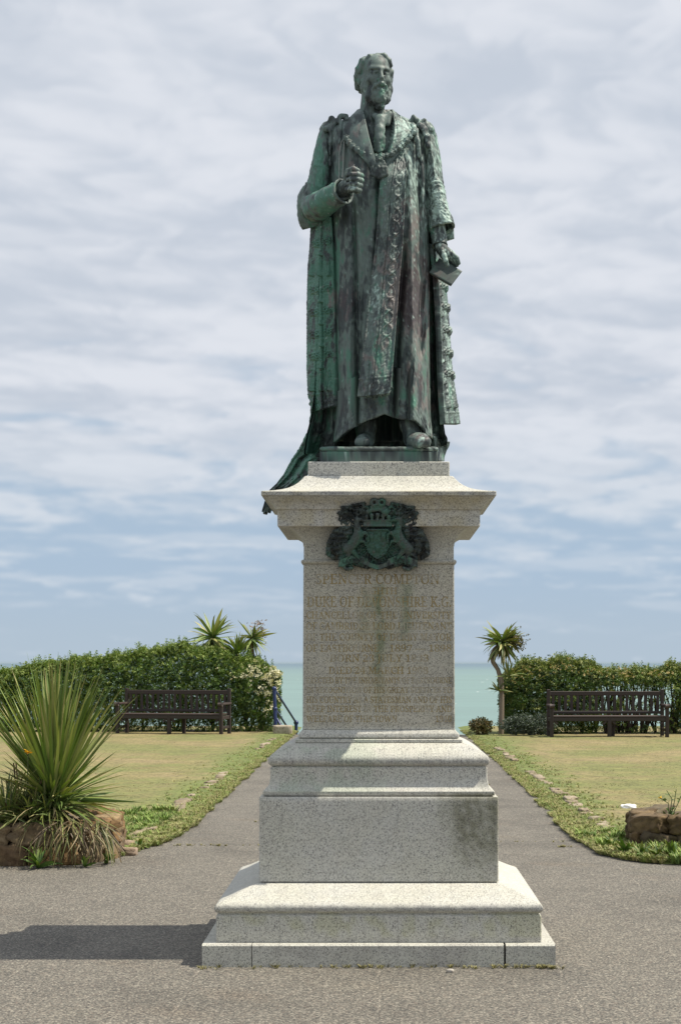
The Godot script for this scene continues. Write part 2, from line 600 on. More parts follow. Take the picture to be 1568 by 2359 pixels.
func stone_stain(p: Vector3, face: int) -> Color:
	# q: place relative to the monument's axis
	var x := p.x
	var y := p.y
	var side := float(face) * 17.0
	var n1 := noise_a.get_noise_3d(x * 2.3 + side, y * 2.3, p.z * 2.3)
	var n2 := noise_b.get_noise_3d(x * 11.0 + side, y * 7.0, p.z * 11.0)
	var k := 1.0 + 0.07 * n1 + 0.06 * n2
	var c := Color(k, k * (0.995 + 0.01 * n2), k * (0.965 + 0.03 * n1))
	if face == 0:
		# copper wash below the bronze arms
		var gr := 1.1 * streak(x, y, 0.0, 0.026, 1.98, 1.2) + 0.95 * streak(x, y, 0.145, 0.032, 1.98, 1.55) + 0.6 * streak(x, y, -0.075, 0.03, 1.96, 1.6) + 0.35 * streak(x, y, 0.05, 0.035, 1.96, 1.5)
		gr = clampf(gr, 0.0, 1.0)
		c = c * Color(1, 1, 1).lerp(Color(0.42, 0.52, 0.37), gr)
		# ochre lichen film on the inscription
		var och := clampf(0.55 * exp(-pow((x + 0.02) / 0.16, 2.0)) * smoothstep(1.2, 1.45, y) * smoothstep(2.1, 1.7, y) + 0.5 * n2 + 0.3 * n1, 0.0, 1.0) if y > 1.19 and y < 2.1 else 0.0
		c = c * Color(1, 1, 1).lerp(Color(0.90, 0.82, 0.62), och * 0.65)
		if y > 1.2 and y < 2.1:
			c = c * Color(0.86, 0.835, 0.785)
			# black lichen grains by the right edge
			var bl := smoothstep(0.30, 0.41, x + 0.10 * n1) * smoothstep(1.95, 1.45, y) * smoothstep(-0.1, 0.35, noise_a.get_noise_2d(x * 75.0, y * 75.0))
			c = c * Color(1, 1, 1).lerp(Color(0.42, 0.42, 0.42), bl * 0.75)
		# dark weather streaks on the right of the die
		if y < 0.86 and y > 0.40:
			var st := 0.0
			for s in [[0.405, 0.030, 0.46], [0.452, 0.045, 0.42], [0.50, 0.05, 0.44], [0.57, 0.06, 0.40], [0.34, 0.03, 0.62], [0.61, 0.02, 0.40]]:
				st += streak(x, y, s[0], s[1], 0.87, s[2]) * 0.62
			var g2 := smoothstep(0.24, 0.55, x + 0.08 * n1) * (0.35 + 0.65 * smoothstep(-0.2, 0.4, noise_a.get_noise_2d(x * 55.0, y * 40.0)))
			st = clampf(st * 0.72 + g2 * 0.40, 0.0, 0.9)
			c = c * Color(1, 1, 1).lerp(Color(0.36, 0.36, 0.27), st)
		# patchy greenish tone, stronger towards the left of the ledge
		if y > 0.86 and y < 1.15:
			var al := smoothstep(-0.05, 0.45, n1 + 0.5 * n2) * smoothstep(0.25, -0.2, x)
			c = c * Color(1, 1, 1).lerp(Color(0.66, 0.76, 0.66), al * 0.6)
		if y > 2.27 and y < 2.46:
			var oc2 := smoothstep(-0.3, 0.5, n1 + n2)
			c = c * Color(1, 1, 1).lerp(Color(0.84, 0.76, 0.58), oc2 * 0.65)
	# dirt grains mixed with painted shade on the rounded edges of the mouldings
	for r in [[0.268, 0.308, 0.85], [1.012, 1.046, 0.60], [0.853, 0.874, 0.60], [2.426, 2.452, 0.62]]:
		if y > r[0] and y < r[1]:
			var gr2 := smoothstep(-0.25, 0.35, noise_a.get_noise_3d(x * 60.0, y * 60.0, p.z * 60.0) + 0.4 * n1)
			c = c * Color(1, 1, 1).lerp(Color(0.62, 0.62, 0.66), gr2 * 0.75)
	if y < 0.14:
		var di := smoothstep(-0.25, 0.5, n1 + 0.6 * n2)
		c = c * Color(1, 1, 1).lerp(Color(0.70, 0.68, 0.68), di * 0.7)
	elif y < 0.27:
		var mo := smoothstep(0.0, 0.6, n2 + 0.7 * n1)
		c = c * Color(1, 1, 1).lerp(Color(0.80, 0.80, 0.62), mo * 0.7)
	return c

func square_loft(prof: Array, cell := 0.022) -> ArrayMesh:
	# prof: [half width, height] in pedestal units; a square stone with a moulded side and slightly eased corners
	var pts: Array[Vector2] = []
	for i in prof.size():
		var q := Vector2(prof[i][0], prof[i][1]) * K
		if i > 0:
			var a: Vector2 = pts[pts.size() - 1]
			var steps := int(ceil(a.distance_to(q) / cell))
			for s in range(1, steps):
				pts.append(a.lerp(q, float(s) / steps))
		pts.append(q)
	var np := pts.size()
	var s := Soup.new()
	var tang: Array[Vector2] = []
	for i in np - 1:
		tang.append((pts[i + 1] - pts[i]).normalized())
	for face in 4:
		var turn := Basis(Vector3.UP, face * PI / 2)
		var at := Vector3(0, 0, -ZC)
		var n := int(ceil(pts[0].x * 2.0 / cell)) if face == 0 else 14
		var ch := 0.005
		var grid := []
		var cols := []
		for i in np:
			var w := pts[i].x
			var row := PackedVector3Array()
			var crow := PackedColorArray()
			for u in n + 1:
				var p := turn * Vector3(lerpf(-(w - ch), w - ch, float(u) / n), pts[i].y, w)
				row.append(p + at)
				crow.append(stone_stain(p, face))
			var e := turn * Vector3(w, pts[i].y, w - ch)
			row.append(e + at)
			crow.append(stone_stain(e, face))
			grid.append(row)
			cols.append(crow)
		for i in np - 1:
			var t := tang[i]
			var flat := Vector2(t.y, -t.x)          # (outward, up)
			var n0 := flat
			var n1 := flat
			if i > 0 and tang[i - 1].dot(t) > 0.80:
				n0 = (flat + Vector2(tang[i - 1].y, -tang[i - 1].x)).normalized()
			if i < np - 2 and tang[i + 1].dot(t) > 0.80:
				n1 = (flat + Vector2(tang[i + 1].y, -tang[i + 1].x)).normalized()
			for u in n + 1:
				var a: Vector3 = grid[i][u]
				var b: Vector3 = grid[i][u + 1]
				var c: Vector3 = grid[i + 1][u]
				var d: Vector3 = grid[i + 1][u + 1]
				var out := turn * (Vector3(0, 0, 1) if u < n else Vector3(1, 0, 1).normalized())
				var m0 := (out * n0.x + Vector3.UP * n0.y).normalized()
				var m1 := (out * n1.x + Vector3.UP * n1.y).normalized()
				s.v.append_array(PackedVector3Array([a, c, b, b, c, d]))
				s.n.append_array(PackedVector3Array([m0, m1, m0, m0, m1, m1]))
				var ca: Color = cols[i][u]
				var cb: Color = cols[i][u + 1]
				var cc: Color = cols[i + 1][u]
				var cd: Color = cols[i + 1][u + 1]
				s.c.append_array(PackedColorArray([ca, cc, cb, cb, cc, cd]))
	# top and bottom caps
	for e in [0, np - 1]:
		var w := pts[e].x
		var y := pts[e].y
		var o := Vector3(0, y, -ZC)
		var q := [o + Vector3(-w, 0, w), o + Vector3(w, 0, w), o + Vector3(w, 0, -w), o + Vector3(-w, 0, -w)]
		if e:
			s.quad(q[0], q[3], q[2], q[1], Color.WHITE)
		else:
			s.quad(q[0], q[1], q[2], q[3], Color.WHITE)
	return s.mesh()

func slab_stone(x0: float, x1: float, z0: float, z1: float, h: float) -> ArrayMesh:
	# one stone of the lowest step; positions relative to the axis
	var s := Soup.new()
	var c := 0.008
	var n := maxi(2, int((x1 - x0) / 0.03))
	var ring := [[z1, 0.0], [z1, h - c], [z1 - c, h], [z0 + c, h], [z0, h - c], [z0, 0.0]]
	for r in ring.size() - 1:
		for i in n:
			var xa := lerpf(x0, x1, float(i) / n)
			var xb := lerpf(x0, x1, float(i + 1) / n)
			var steps := 5
			for k in steps:
				var q0 := Vector2(ring[r][0], ring[r][1]).lerp(Vector2(ring[r + 1][0], ring[r + 1][1]), float(k) / steps)
				var q1 := Vector2(ring[r][0], ring[r][1]).lerp(Vector2(ring[r + 1][0], ring[r + 1][1]), float(k + 1) / steps)
				var a := Vector3(xa, q0.y, q0.x)
				var b := Vector3(xb, q0.y, q0.x)
				var d := Vector3(xb, q1.y, q1.x)
				var e := Vector3(xa, q1.y, q1.x)
				var o := Vector3(0, 0, -ZC)
				var f := 0 if r == 0 else 5
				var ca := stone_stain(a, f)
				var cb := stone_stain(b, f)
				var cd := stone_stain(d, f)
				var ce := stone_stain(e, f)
				var nn := (e - a).cross(b - a).normalized() * 1.0
				s.v.append_array(PackedVector3Array([a + o, e + o, b + o, b + o, e + o, d + o]))
				s.n.append_array(PackedVector3Array([-nn, -nn, -nn, -nn, -nn, -nn]))
				s.c.append_array(PackedColorArray([ca, ce, cb, cb, ce, cd]))
	for x in [x0, x1]:
		var o := Vector3(x, 0, -ZC)
		s.quad(o + Vector3(0, 0, z0), o + Vector3(0, h, z0), o + Vector3(0, h, z1), o + Vector3(0, 0, z1), Color(0.7, 0.68, 0.68))
	return s.mesh()

func build_pedestal() -> void:
	var t := thing("granite_pedestal", "tall moulded grey granite pedestal carrying the bronze statue", "pedestal")
	var w := 0.978 * K
	var h := 0.125 * K
	var d := 0.30
	# the lowest step is laid of separate stones
	var xl := -0.703 * K
	var xr := 0.698 * K
	for q in [[-w, xl - 0.002, w - d, w], [xl + 0.002, xr - 0.005, w - d, w], [xr + 0.005, w, w - d, w], [-w, xl - 0.002, -w, -w + d], [xl + 0.002, xr - 0.002, -w, -w + d], [xr + 0.002, w, -w, -w + d], [-w, -w + d, -w + d + 0.004, w - d - 0.004], [w - d, w, -w + d + 0.004, w - d - 0.004]]:
		put("step_stone", slab_stone(q[0], q[1], q[2], q[3], h), M.granite, t)
	put("base_course", square_loft([[0.907, 0.126], [0.907, 0.272], [0.903, 0.277], [0.894, 0.279], [0.894, 0.287], [0.903, 0.291], [0.912, 0.300], [0.9165, 0.313], [0.914, 0.326], [0.906, 0.338], [0.893, 0.347], [0.87, 0.356], [0.84, 0.368], [0.80, 0.388], [0.765, 0.404], [0.735, 0.416], [0.71, 0.425], [0.69, 0.4295], [0.66, 0.431]]), M.granite, t)
	put("die", square_loft([[0.670, 0.4315], [0.670, 0.4355], [0.6795, 0.437], [0.6816, 0.4395], [0.6816, 0.916], [0.679, 0.920], [0.60, 0.921]]), M.granite, t)
	put("ledge", square_loft([[0.648, 0.9215], [0.648, 0.926], [0.659, 0.928], [0.6618, 0.932], [0.6618, 0.950], [0.657, 0.956], [0.645, 0.963], [0.636, 0.974], [0.629, 0.990], [0.625, 1.010], [0.622, 1.030], [0.622, 1.082], [0.618, 1.087], [0.609, 1.088], [0.609, 1.094], [0.620, 1.097], [0.629, 1.105], [0.634, 1.118], [0.634, 1.130], [0.629, 1.144], [0.616, 1.158], [0.597, 1.172], [0.573, 1.187], [0.548, 1.201], [0.522, 1.212], [0.50, 1.219], [0.47, 1.221]]), M.granite, t)
	put("shaft_base", square_loft([[0.482, 1.2215], [0.486, 1.2235], [0.486, 1.239], [0.482, 1.242], [0.456, 1.243], [0.456, 1.2475], [0.465, 1.249], [0.468, 1.252], [0.468, 1.271], [0.464, 1.277], [0.452, 1.288], [0.446, 1.2965], [0.43, 1.298]]), M.granite, t)
	var shaft := put("shaft", square_loft([[0.4436, 1.2985], [0.4396, 2.2605], [0.4396, 2.2620]]), M.granite, t)
	put("necking", square_loft([[0.438, 2.2625], [0.4465, 2.2640], [0.4515, 2.269], [0.4530, 2.276], [0.4515, 2.283], [0.4465, 2.288], [0.438, 2.290], [0.4375, 2.366], [0.4405, 2.369], [0.4405, 2.376], [0.443, 2.390], [0.449, 2.408], [0.459, 2.426], [0.474, 2.443], [0.495, 2.459], [0.5187, 2.472], [0.52, 2.4725]]), M.granite, t)
	put("cornice", square_loft([[0.50, 2.473], [0.580, 2.473], [0.583, 2.476], [0.583, 2.563], [0.586, 2.569], [0.596, 2.571], [0.598, 2.580], [0.604, 2.596], [0.615, 2.610], [0.632, 2.624], [0.652, 2.634], [0.655, 2.640], [0.668, 2.642], [0.671, 2.645], [0.671, 2.665], [0.668, 2.669], [0.64, 2.673], [0.60, 2.680], [0.56, 2.689], [0.525, 2.701], [0.495, 2.717], [0.47, 2.736], [0.45, 2.757], [0.436, 2.774], [0.431, 2.779], [0.40, 2.780]]), M.granite, t)
	put("statue_block", square_loft([[0.411, 2.7805], [0.4137, 2.783], [0.4137, 2.861], [0.410, 2.865], [0.30, 2.865]]), M.granite, t)
	# the gilded inscription, cut line by line
	var lines := [
		["SPENCER COMPTON", 727, 1011, 1344, 22.0], ["EIGHTH", 830, 914, 1368, 15.0], ["DUKE OF DEVONSHIRE K.G.", 707, 1038, 1397, 23.0],
		["CHANCELLOR OF THE UNIVERSITY", 706, 1039, 1424, 15.5], ["OF CAMBRIDGE LORD LIEUTENANT", 706, 1039, 1449, 15.5],
		["OF THE COUNTY OF DERBY MAYOR", 706, 1039, 1474.5, 15.5], ["OF EASTBOURNE", 706, 872, 1500, 15.5], ["1897 \u2014 1898", 897, 1039, 1500, 15.5],
		["BORN 23 JULY 1833", 760, 986, 1525.5, 15.5], ["DIED 24 MARCH 1908", 757, 985, 1551, 15.5],
		["ERECTED BY THE INHABITANTS OF EASTBOURNE", 706, 1039, 1573, 13.0], ["IN RECOGNITION OF HIS GREAT SERVICES TO", 706, 1039, 1595, 13.0],
		["HIS COUNTRY AS A STATESMAN AND OF HIS", 706, 1039, 1618, 14.0], ["DEEP INTEREST IN THE PROSPERITY AND", 706, 1039, 1639, 14.0],
		["WELFARE OF THIS TOWN", 706, 914, 1662, 14.0], ["1910", 1003, 1039, 1662, 14.0]]
	var font := SystemFont.new()
	font.font_names = PackedStringArray(["Droid Serif"])
	for l in lines:
		var tm := TextMesh.new()
		tm.font = font
		tm.text = l[0]
		tm.font_size = 48
		tm.pixel_size = 0.001
		tm.depth = 0.0016
		tm.curve_step = 3.0
		var bb := tm.get_aabb()
		var o := put("inscription_line", tm, M.gilt, shaft)
		var hh: float = (EYE - 0.0) + (CY - l[3]) * (ZC - 0.4415 * K) / FOC
		var f := clampf((hh / K - 1.2985) / 0.962, 0.0, 1.0)
		var wz := lerpf(0.4436, 0.4396, f) * K
		var dist := ZC - wz
		var sx: float = (l[2] - l[1]) * dist / FOC / bb.size.x
		var sy: float = l[4] * dist / FOC / 0.0335
		o.scale = Vector3(sx, sy, 1.0)
		o.position = Vector3(((l[1] + l[2]) * 0.5 - CX) * dist / FOC - (bb.position.x + bb.size.x * 0.5) * sx, hh + l[4] * 0.5 * dist / FOC - (bb.position.y + bb.size.y * 0.5) * sy, -dist)

# ---------------------------------------------------------------- signed-distance modelling
class Field:
	# rounded cones and ellipsoids joined by smooth minima, meshed as surface nets
	var kind := PackedInt32Array()
	var pa := PackedVector3Array()
	var pb := PackedVector3Array()
	var r0 := PackedFloat32Array()
	var r1 := PackedFloat32Array()
	var blend := PackedFloat32Array()
	var cut := PackedInt32Array()
	var rough := PackedFloat32Array()
	var freq := PackedFloat32Array()
	var noise: FastNoiseLite

	func add(k: int, a: Vector3, b: Vector3, ra: float, rb: float, bl: float, sub := 0, nz := 0.0, fr := 1.0) -> void:
		kind.append(k); pa.append(a); pb.append(b); r0.append(ra); r1.append(rb); blend.append(bl); cut.append(sub); rough.append(nz); freq.append(fr)

	func bone(a: Vector3, b: Vector3, ra: float, rb: float, bl := 0.008, nz := 0.0, fr := 1.0) -> void:
		add(0, a, b, ra, rb, bl, 0, nz, fr)

	func ball(c: Vector3, r: Vector3, bl := 0.01, nz := 0.0, fr := 1.0) -> void:
		add(1, c, r, minf(r.x, minf(r.y, r.z)), maxf(r.x, maxf(r.y, r.z)), bl, 0, nz, fr)

	func carve(a: Vector3, b: Vector3, r: float, bl := 0.008) -> void:
		add(0, a, b, r, r, bl, 1)

	func chain(pts: Array, ra: float, rb: float, bl := 0.005, nz := 0.0, fr := 1.0) -> void:
		var n := pts.size() - 1
		for i in n:
			bone(pts[i], pts[i + 1], lerpf(ra, rb, float(i) / n), lerpf(ra, rb, float(i + 1) / n), bl, nz, fr)

	func one(i: int, p: Vector3) -> float:
		var d := 0.0
		if kind[i] == 0:
			var ab := pb[i] - pa[i]
			var t := clampf((p - pa[i]).dot(ab) / maxf(ab.length_squared(), 1e-9), 0.0, 1.0)
			d = p.distance_to(pa[i] + ab * t) - lerpf(r0[i], r1[i], t)
		else:
			var q := p - pa[i]
			var r := pb[i]
			var k0 := (q / r).length()
			var k1 := (q / (r * r)).length()
			d = k0 * (k0 - 1.0) / k1 if k1 > 1e-6 else -r0[i]
		if rough[i] > 0.0:
			d -= rough[i] * noise.get_noise_3d(p.x * freq[i], p.y * freq[i] * 0.55, p.z * freq[i])
		return d

	func dist(p: Vector3, list: PackedInt32Array) -> float:
		var d := 1.0
		for i in list:
			var e := one(i, p)
			var k := blend[i]
			if cut[i]:
				var h := maxf(k - absf(d + e), 0.0) / k
				d = maxf(d, -e) + h * h * k * 0.25
			else:
				var h := maxf(k - absf(d - e), 0.0) / k
				d = minf(d, e) - h * h * k * 0.25
		return d

	func nets(cell: float, place: Transform3D, v: PackedVector3Array, idx: PackedInt32Array) -> void:
		var lo := Vector3.ONE * 1e9
		var hi := -lo
		for i in kind.size():
			if cut[i]:
				continue
			var e := Vector3.ONE * (maxf(r0[i], r1[i]) + rough[i]) if kind[i] == 0 else pb[i] + Vector3.ONE * rough[i]
			lo = lo.min(pa[i] - e)
			hi = hi.max(pa[i] + e)
			if kind[i] == 0:
				lo = lo.min(pb[i] - e)
				hi = hi.max(pb[i] + e)
		lo -= Vector3.ONE * cell * 2.5
		hi += Vector3.ONE * cell * 2.5
		var nx := int((hi.x - lo.x) / cell) + 2
		var ny := int((hi.y - lo.y) / cell) + 2
		var nz := int((hi.z - lo.z) / cell) + 2
		var f := PackedFloat32Array()
		f.resize(nx * ny * nz)
		f.fill(1.0)
		var bs := 6
		var half := cell * bs * 0.5
		var diag := half * 1.7321
		var all := PackedInt32Array(range(kind.size()))
		for bz in range(0, nz, bs):
			for by in range(0, ny, bs):
				for bx in range(0, nx, bs):
					var mid := lo + Vector3(bx, by, bz) * cell + Vector3.ONE * half
					var near := PackedInt32Array()
					var best := 1e9
					var ds := PackedFloat32Array()
					for i in all:
						var e := one(i, mid)
						ds.append(e)
						if not cut[i]:
							best = minf(best, e)
					if best > diag * 1.35 + 0.02:
						continue
					for i in all:
						if ds[i] < maxf(best, 0.0) + 2.0 * diag * 1.2 + blend[i]:
							near.append(i)
					for z in range(bz, mini(bz + bs, nz)):
						for y in range(by, mini(by + bs, ny)):
							for x in range(bx, mini(bx + bs, nx)):
								f[(z * ny + y) * nx + x] = dist(lo + Vector3(x, y, z) * cell, near)
		var at := PackedInt32Array()
		at.resize(f.size())
		at.fill(-1)
		var sx := 1
		var sy := nx
		var sz := nx * ny
		var corner := PackedInt32Array([0, sx, sy, sx + sy, sz, sx + sz, sy + sz, sx + sy + sz])
		var edges := [[0, 1], [2, 3], [4, 5], [6, 7], [0, 2], [1, 3], [4, 6], [5, 7], [0, 4], [1, 5], [2, 6], [3, 7]]
		var off: Array[Vector3] = []
		for c in 8:
			off.append(Vector3(c & 1, (c >> 1) & 1, c >> 2))
		for z in nz - 1:
			for y in ny - 1:
				for x in nx - 1:
					var o := (z * ny + y) * nx + x
					var mask := 0
					for c in 8:
						if f[o + corner[c]] < 0.0:
							mask |= 1 << c
					if mask == 0 or mask == 255:
						continue
					var sum := Vector3.ZERO
					var n := 0
					for e in edges:
						var a: int = e[0]
						var b: int = e[1]
						if ((mask >> a) & 1) != ((mask >> b) & 1):
							var fa := f[o + corner[a]]
							var fb := f[o + corner[b]]
							sum += off[a].lerp(off[b], fa / (fa - fb))
							n += 1
					at[o] = v.size()
					v.append(place * (lo + (Vector3(x, y, z) + sum / n) * cell))
		for z in range(1, nz - 1):
			for y in range(1, ny - 1):
				for x in range(1, nx - 1):
					var o := (z * ny + y) * nx + x
					var s := f[o] < 0.0
					if s != (f[o + sx] < 0.0):
						quad(idx, at[o - sy - sz], at[o - sz], at[o], at[o - sy], s)
					if s != (f[o + sy] < 0.0):
						quad(idx, at[o - sx - sz], at[o - sx], at[o], at[o - sz], s)
					if s != (f[o + sz] < 0.0):
						quad(idx, at[o - sx - sy], at[o - sy], at[o], at[o - sx], s)

	func quad(idx: PackedInt32Array, a: int, b: int, c: int, d: int, s: bool) -> void:
		if a < 0 or b < 0 or c < 0 or d < 0:
			return
		if s:
			idx.append_array(PackedInt32Array([a, c, b, a, d, c]))
		else:
			idx.append_array(PackedInt32Array([a, b, c, a, c, d]))

# ---------------------------------------------------------------- bronze
# where the patina differs: [x, y, half width, half height, amount] in the picture plane of the statue
const BROWN := [[945, 560, 45, 170, 0.52], [938, 690, 55, 70, 0.60], [972, 850, 26, 130, 0.50], [790, 690, 34, 50, 0.55], [868, 830, 34, 80, 0.42], [805, 345, 34, 70, 0.40], [968, 1006, 22, 10, 0.8], [880, 600, 25, 60, 0.3], [1008, 630, 28, 22, 0.45], [1000, 930, 12, 60, 0.4], [870, 1240, 120, 90, 0.12]]
const PALE := [[930, 300, 40, 42, 0.50], [1018, 485, 32, 60, 0.62], [1000, 380, 26, 80, 0.44], [948, 410, 32, 90, 0.30], [1036, 800, 26, 200, 0.36], [868, 690, 26, 50, 0.40], [750, 455, 50, 34, 0.10], [990, 1010, 34, 44, 0.42], [812, 421, 26, 26, 0.40], [1028, 585, 26, 26, 0.30], [950, 520, 40, 160, 0.20], [890, 900, 34, 14, 0.3]]
const GREEN := [[740, 750, 44, 220, 0.65], [690, 1060, 60, 70, 0.5], [735, 400, 30, 100, 0.4], [930, 900, 40, 70, 0.3], [885, 760, 30, 120, 0.25], [1000, 780, 14, 200, 0.4], [872, 1044, 150, 14, 0.35], [760, 610, 20, 80, 0.4], [870, 1250, 60, 70, 0.45], [800, 1300, 30, 20, 0.4], [940, 1300, 30, 20, 0.4]]

func blobs(list: Array, x: float, y: float) -> float:
	var s := 0.0
	for b in list:
		var dx: float = (x - b[0]) / b[2]
		var dy: float = (y - b[1]) / b[3]
		var q := dx * dx + dy * dy
		if q < 4.0:
			s += b[4] * exp(-q)
	return s

func patina(p: Vector3) -> Color:
	var d := -p.z
	var px := CX + p.x * FOC / d
	var py := CY - (p.y - EYE) * FOC / d
	var n1 := noise_a.get_noise_3d(p.x * 7.0, p.y * 2.6, p.z * 7.0)
	var n2 := noise_c.get_noise_3d(p.x * 24.0, p.y * 12.0, p.z * 24.0)
	var n3 := noise_a.get_noise_3d(p.x * 60.0 + 9.0, p.y * 30.0, p.z * 60.0)
	var n4 := noise_b.get_noise_3d(p.x * 16.0 - 5.0, p.y * 9.0, p.z * 16.0)
	var c := Color(0.118, 0.158, 0.144)
	c = c.lerp(Color(0.046, 0.060, 0.060), smoothstep(0.02, 0.26, -n1 * 0.8 - n2 * 0.6))
	var g := blobs(GREEN, px, py)
	c = c.lerp(Color(0.078, 0.190, 0.140), smoothstep(0.14, 0.42, g * 0.8 + n1 * 0.55 + n2 * 0.5))
	var b := blobs(BROWN, px, py)
	c = c.lerp(Color(0.165, 0.145, 0.138), smoothstep(0.36, 0.58, b + n4 * 0.45 + n2 * 0.45) * 0.85)
	c = c.lerp(Color(0.050, 0.042, 0.046), smoothstep(0.36, 0.55, b * 0.60 - n1 * 0.6 + n2 * 0.5) * 0.85)
	var w := blobs(PALE, px, py)
	c = c.lerp(Color(0.35, 0.47, 0.42), smoothstep(0.36, 0.62, w + n3 * 0.50 + n2 * 0.55) * 0.85)
	# thin pale runs of old rain water
	c = c.lerp(Color(0.26, 0.36, 0.31), smoothstep(0.42, 0.62, noise_a.get_noise_3d(p.x * 60.0, p.y * 2.4, p.z * 60.0)) * 0.26)
	var k := 1.0 + 0.22 * n3
	return Color(c.r * k, c.g * k, c.b * k)

func bronze(called: String, v: PackedVector3Array, idx: PackedInt32Array, parent: Node, shade := 1.0) -> MeshInstance3D:
	var c := PackedColorArray()
	c.resize(v.size())
	for i in v.size():
		var q := patina(v[i])
		c[i] = Color(q.r * shade, q.g * shade, q.b * shade)
	return put(called, mesh_of(v, idx, c), M.bronze, parent)

var gl: PackedFloat32Array
var gr: PackedFloat32Array
var gf: PackedFloat32Array
var gb: PackedFloat32Array

func bump(x: float, c: float, w: float) -> float:
	var q := (x - c) / w
	return exp(-q * q)

func gown_fold(px: float, py: float) -> float:
	# relief of the gown's front, in metres
	var z := 0.0
	# opening at the chest and the long meeting line of the two fronts
	var open_l := tab([[255, 838], [352, 858], [400, 868], [480, 872], [620, 862], [1020, 840]], py)
	var open_r := tab([[255, 902], [300, 905], [352, 893], [400, 880], [480, 873], [620, 863], [1020, 841]], py)
	var inside := smoothstep(-2.0, 3.0, px - open_l) * smoothstep(-2.0, 3.0, open_r - px)
	z -= inside * 0.038
	z -= 0.016 * bump(px, open_l, 3.5) * smoothstep(330, 380, py) * (1.0 - smoothstep(720, 900, py))
	# left front: soft long folds
	z -= 0.032 * bump(px, tab([[380, 810], [650, 820], [950, 824]], py), 4.0) * smoothstep(420, 520, py)
	z += 0.020 * bump(px, tab([[380, 800], [650, 806], [950, 806]], py), 8.0) * smoothstep(420, 520, py)
	z -= 0.016 * bump(px, tab([[300, 800], [420, 796], [500, 790]], py), 4.0) * smoothstep(290, 330, py) * (1.0 - smoothstep(460, 560, py))
	z += 0.030 * bump(px, 790.0, 20.0) * bump(py, 800.0, 150.0)
	z -= 0.022 * bump(px, tab([[600, 834], [1000, 822]], py), 4.5) * smoothstep(600, 700, py)
	# right front: the advanced knee and deep folds beside the facing
	z += 0.060 * bump(px, 950.0, 32.0) * bump(py, 790.0, 130.0)
	z += 0.030 * bump(px, 955.0, 26.0) * smoothstep(820, 960, py)
	z -= 0.066 * bump(px, tab([[520, 930], [640, 926], [760, 915], [960, 906]], py), 7.5) * smoothstep(520, 640, py)
	z -= 0.034 * bump(px, tab([[330, 962], [450, 964], [520, 970], [700, 972], [800, 968]], py), 5.5) * smoothstep(320, 380, py) * (1.0 - smoothstep(760, 860, py))
	z += 0.026 * bump(px, tab([[330, 942], [640, 950], [900, 952]], py), 8.0) * smoothstep(320, 400, py)
	z += 0.020 * bump(px, tab([[330, 976], [700, 983]], py), 5.0) * smoothstep(320, 400, py)
	z -= 0.028 * bump(px, tab([[420, 982], [520, 978], [620, 984], [760, 960], [900, 940]], py), 4.5) * smoothstep(420, 520, py)
	z -= 0.022 * bump(px, tab([[640, 990], [760, 975], [820, 966]], py), 5.0) * smoothstep(620, 680, py) * (1.0 - smoothstep(800, 840, py))
	# broken drapery
	z += 0.0060 * noise_a.get_noise_2d(px * 0.05, py * 0.011) + 0.003 * noise_b.get_noise_2d(px * 0.16 + 50.0, py * 0.05)
	z += 0.0014 * noise_c.get_noise_2d(px * 0.30, py * 0.16)
	# the damask bands worked into the hem
	return z

func gown_z(px: float, py: float) -> float:
	var l := look(gl, 250, 1030, py)
	var r := look(gr, 250, 1030, py)
	var s := clampf((px - (l + r) * 0.5) / ((r - l) * 0.5), -1.0, 1.0)
	var sn := pow(absf(s), 1.0 / 0.9)
	var cs := sqrt(maxf(0.0, 1.0 - sn * sn))
	return look(gf, 250, 1030, py) * pow(cs, 0.8) + gown_fold(px, py) * minf(1.0, cs * 2.5)

func hem_y(px: float) -> float:
	return tab([[760, 1019], [768, 1018], [783, 1003], [799, 990], [818, 979], [840, 969], [862, 962], [884, 953], [905, 961], [926, 966], [945, 966], [961, 969], [975, 982], [987, 1002], [1000, 1010], [1020, 1015]], px)

func slab(nu: int, nv: int, pos: Callable, disp: Callable, thick: float, v: PackedVector3Array, idx: PackedInt32Array) -> void:
	# a thick sheet: pos(u, v) gives (px, py, z); disp raises its front
	var base := v.size()
	var g := PackedVector3Array()
	for j in nv:
		for i in nu:
			var q: Vector3 = pos.call(i / (nu - 1.0), j / (nv - 1.0))
			g.append(SP(q.x, q.y, q.z))
	var nn := PackedVector3Array()
	for j in nv:
		for i in nu:
			var du := g[j * nu + mini(i + 1, nu - 1)] - g[j * nu + maxi(i - 1, 0)]
			var dv := g[mini(j + 1, nv - 1) * nu + i] - g[maxi(j - 1, 0) * nu + i]
			nn.append(dv.cross(du).normalized())
	for j in nv:
		for i in nu:
			var k := j * nu + i
			v.append(g[k] + nn[k] * disp.call(i / (nu - 1.0), j / (nv - 1.0)))
	for j in nv:
		for i in nu:
			var k := j * nu + i
			v.append(g[k] - nn[k] * thick)
	var n2 := nu * nv
	idx.append_array(grid_index(nu, nv, false, false, base))
	idx.append_array(grid_index(nu, nv, false, true, base + n2))
	for i in nu - 1:
		var a := base + i
		idx.append_array(PackedInt32Array([a, a + n2, a + 1, a + 1, a + n2, a + 1 + n2]))
		var b := base + (nv - 1) * nu + i
		idx.append_array(PackedInt32Array([b, b + 1, b + n2, b + 1, b + 1 + n2, b + n2]))
	for j in nv - 1:
		var a := base + j * nu
		idx.append_array(PackedInt32Array([a, a + nu, a + n2, a + nu, a + nu + n2, a + n2]))
		var b := a + nu - 1
		idx.append_array(PackedInt32Array([b, b + n2, b + nu, b + nu, b + n2, b + nu + n2]))

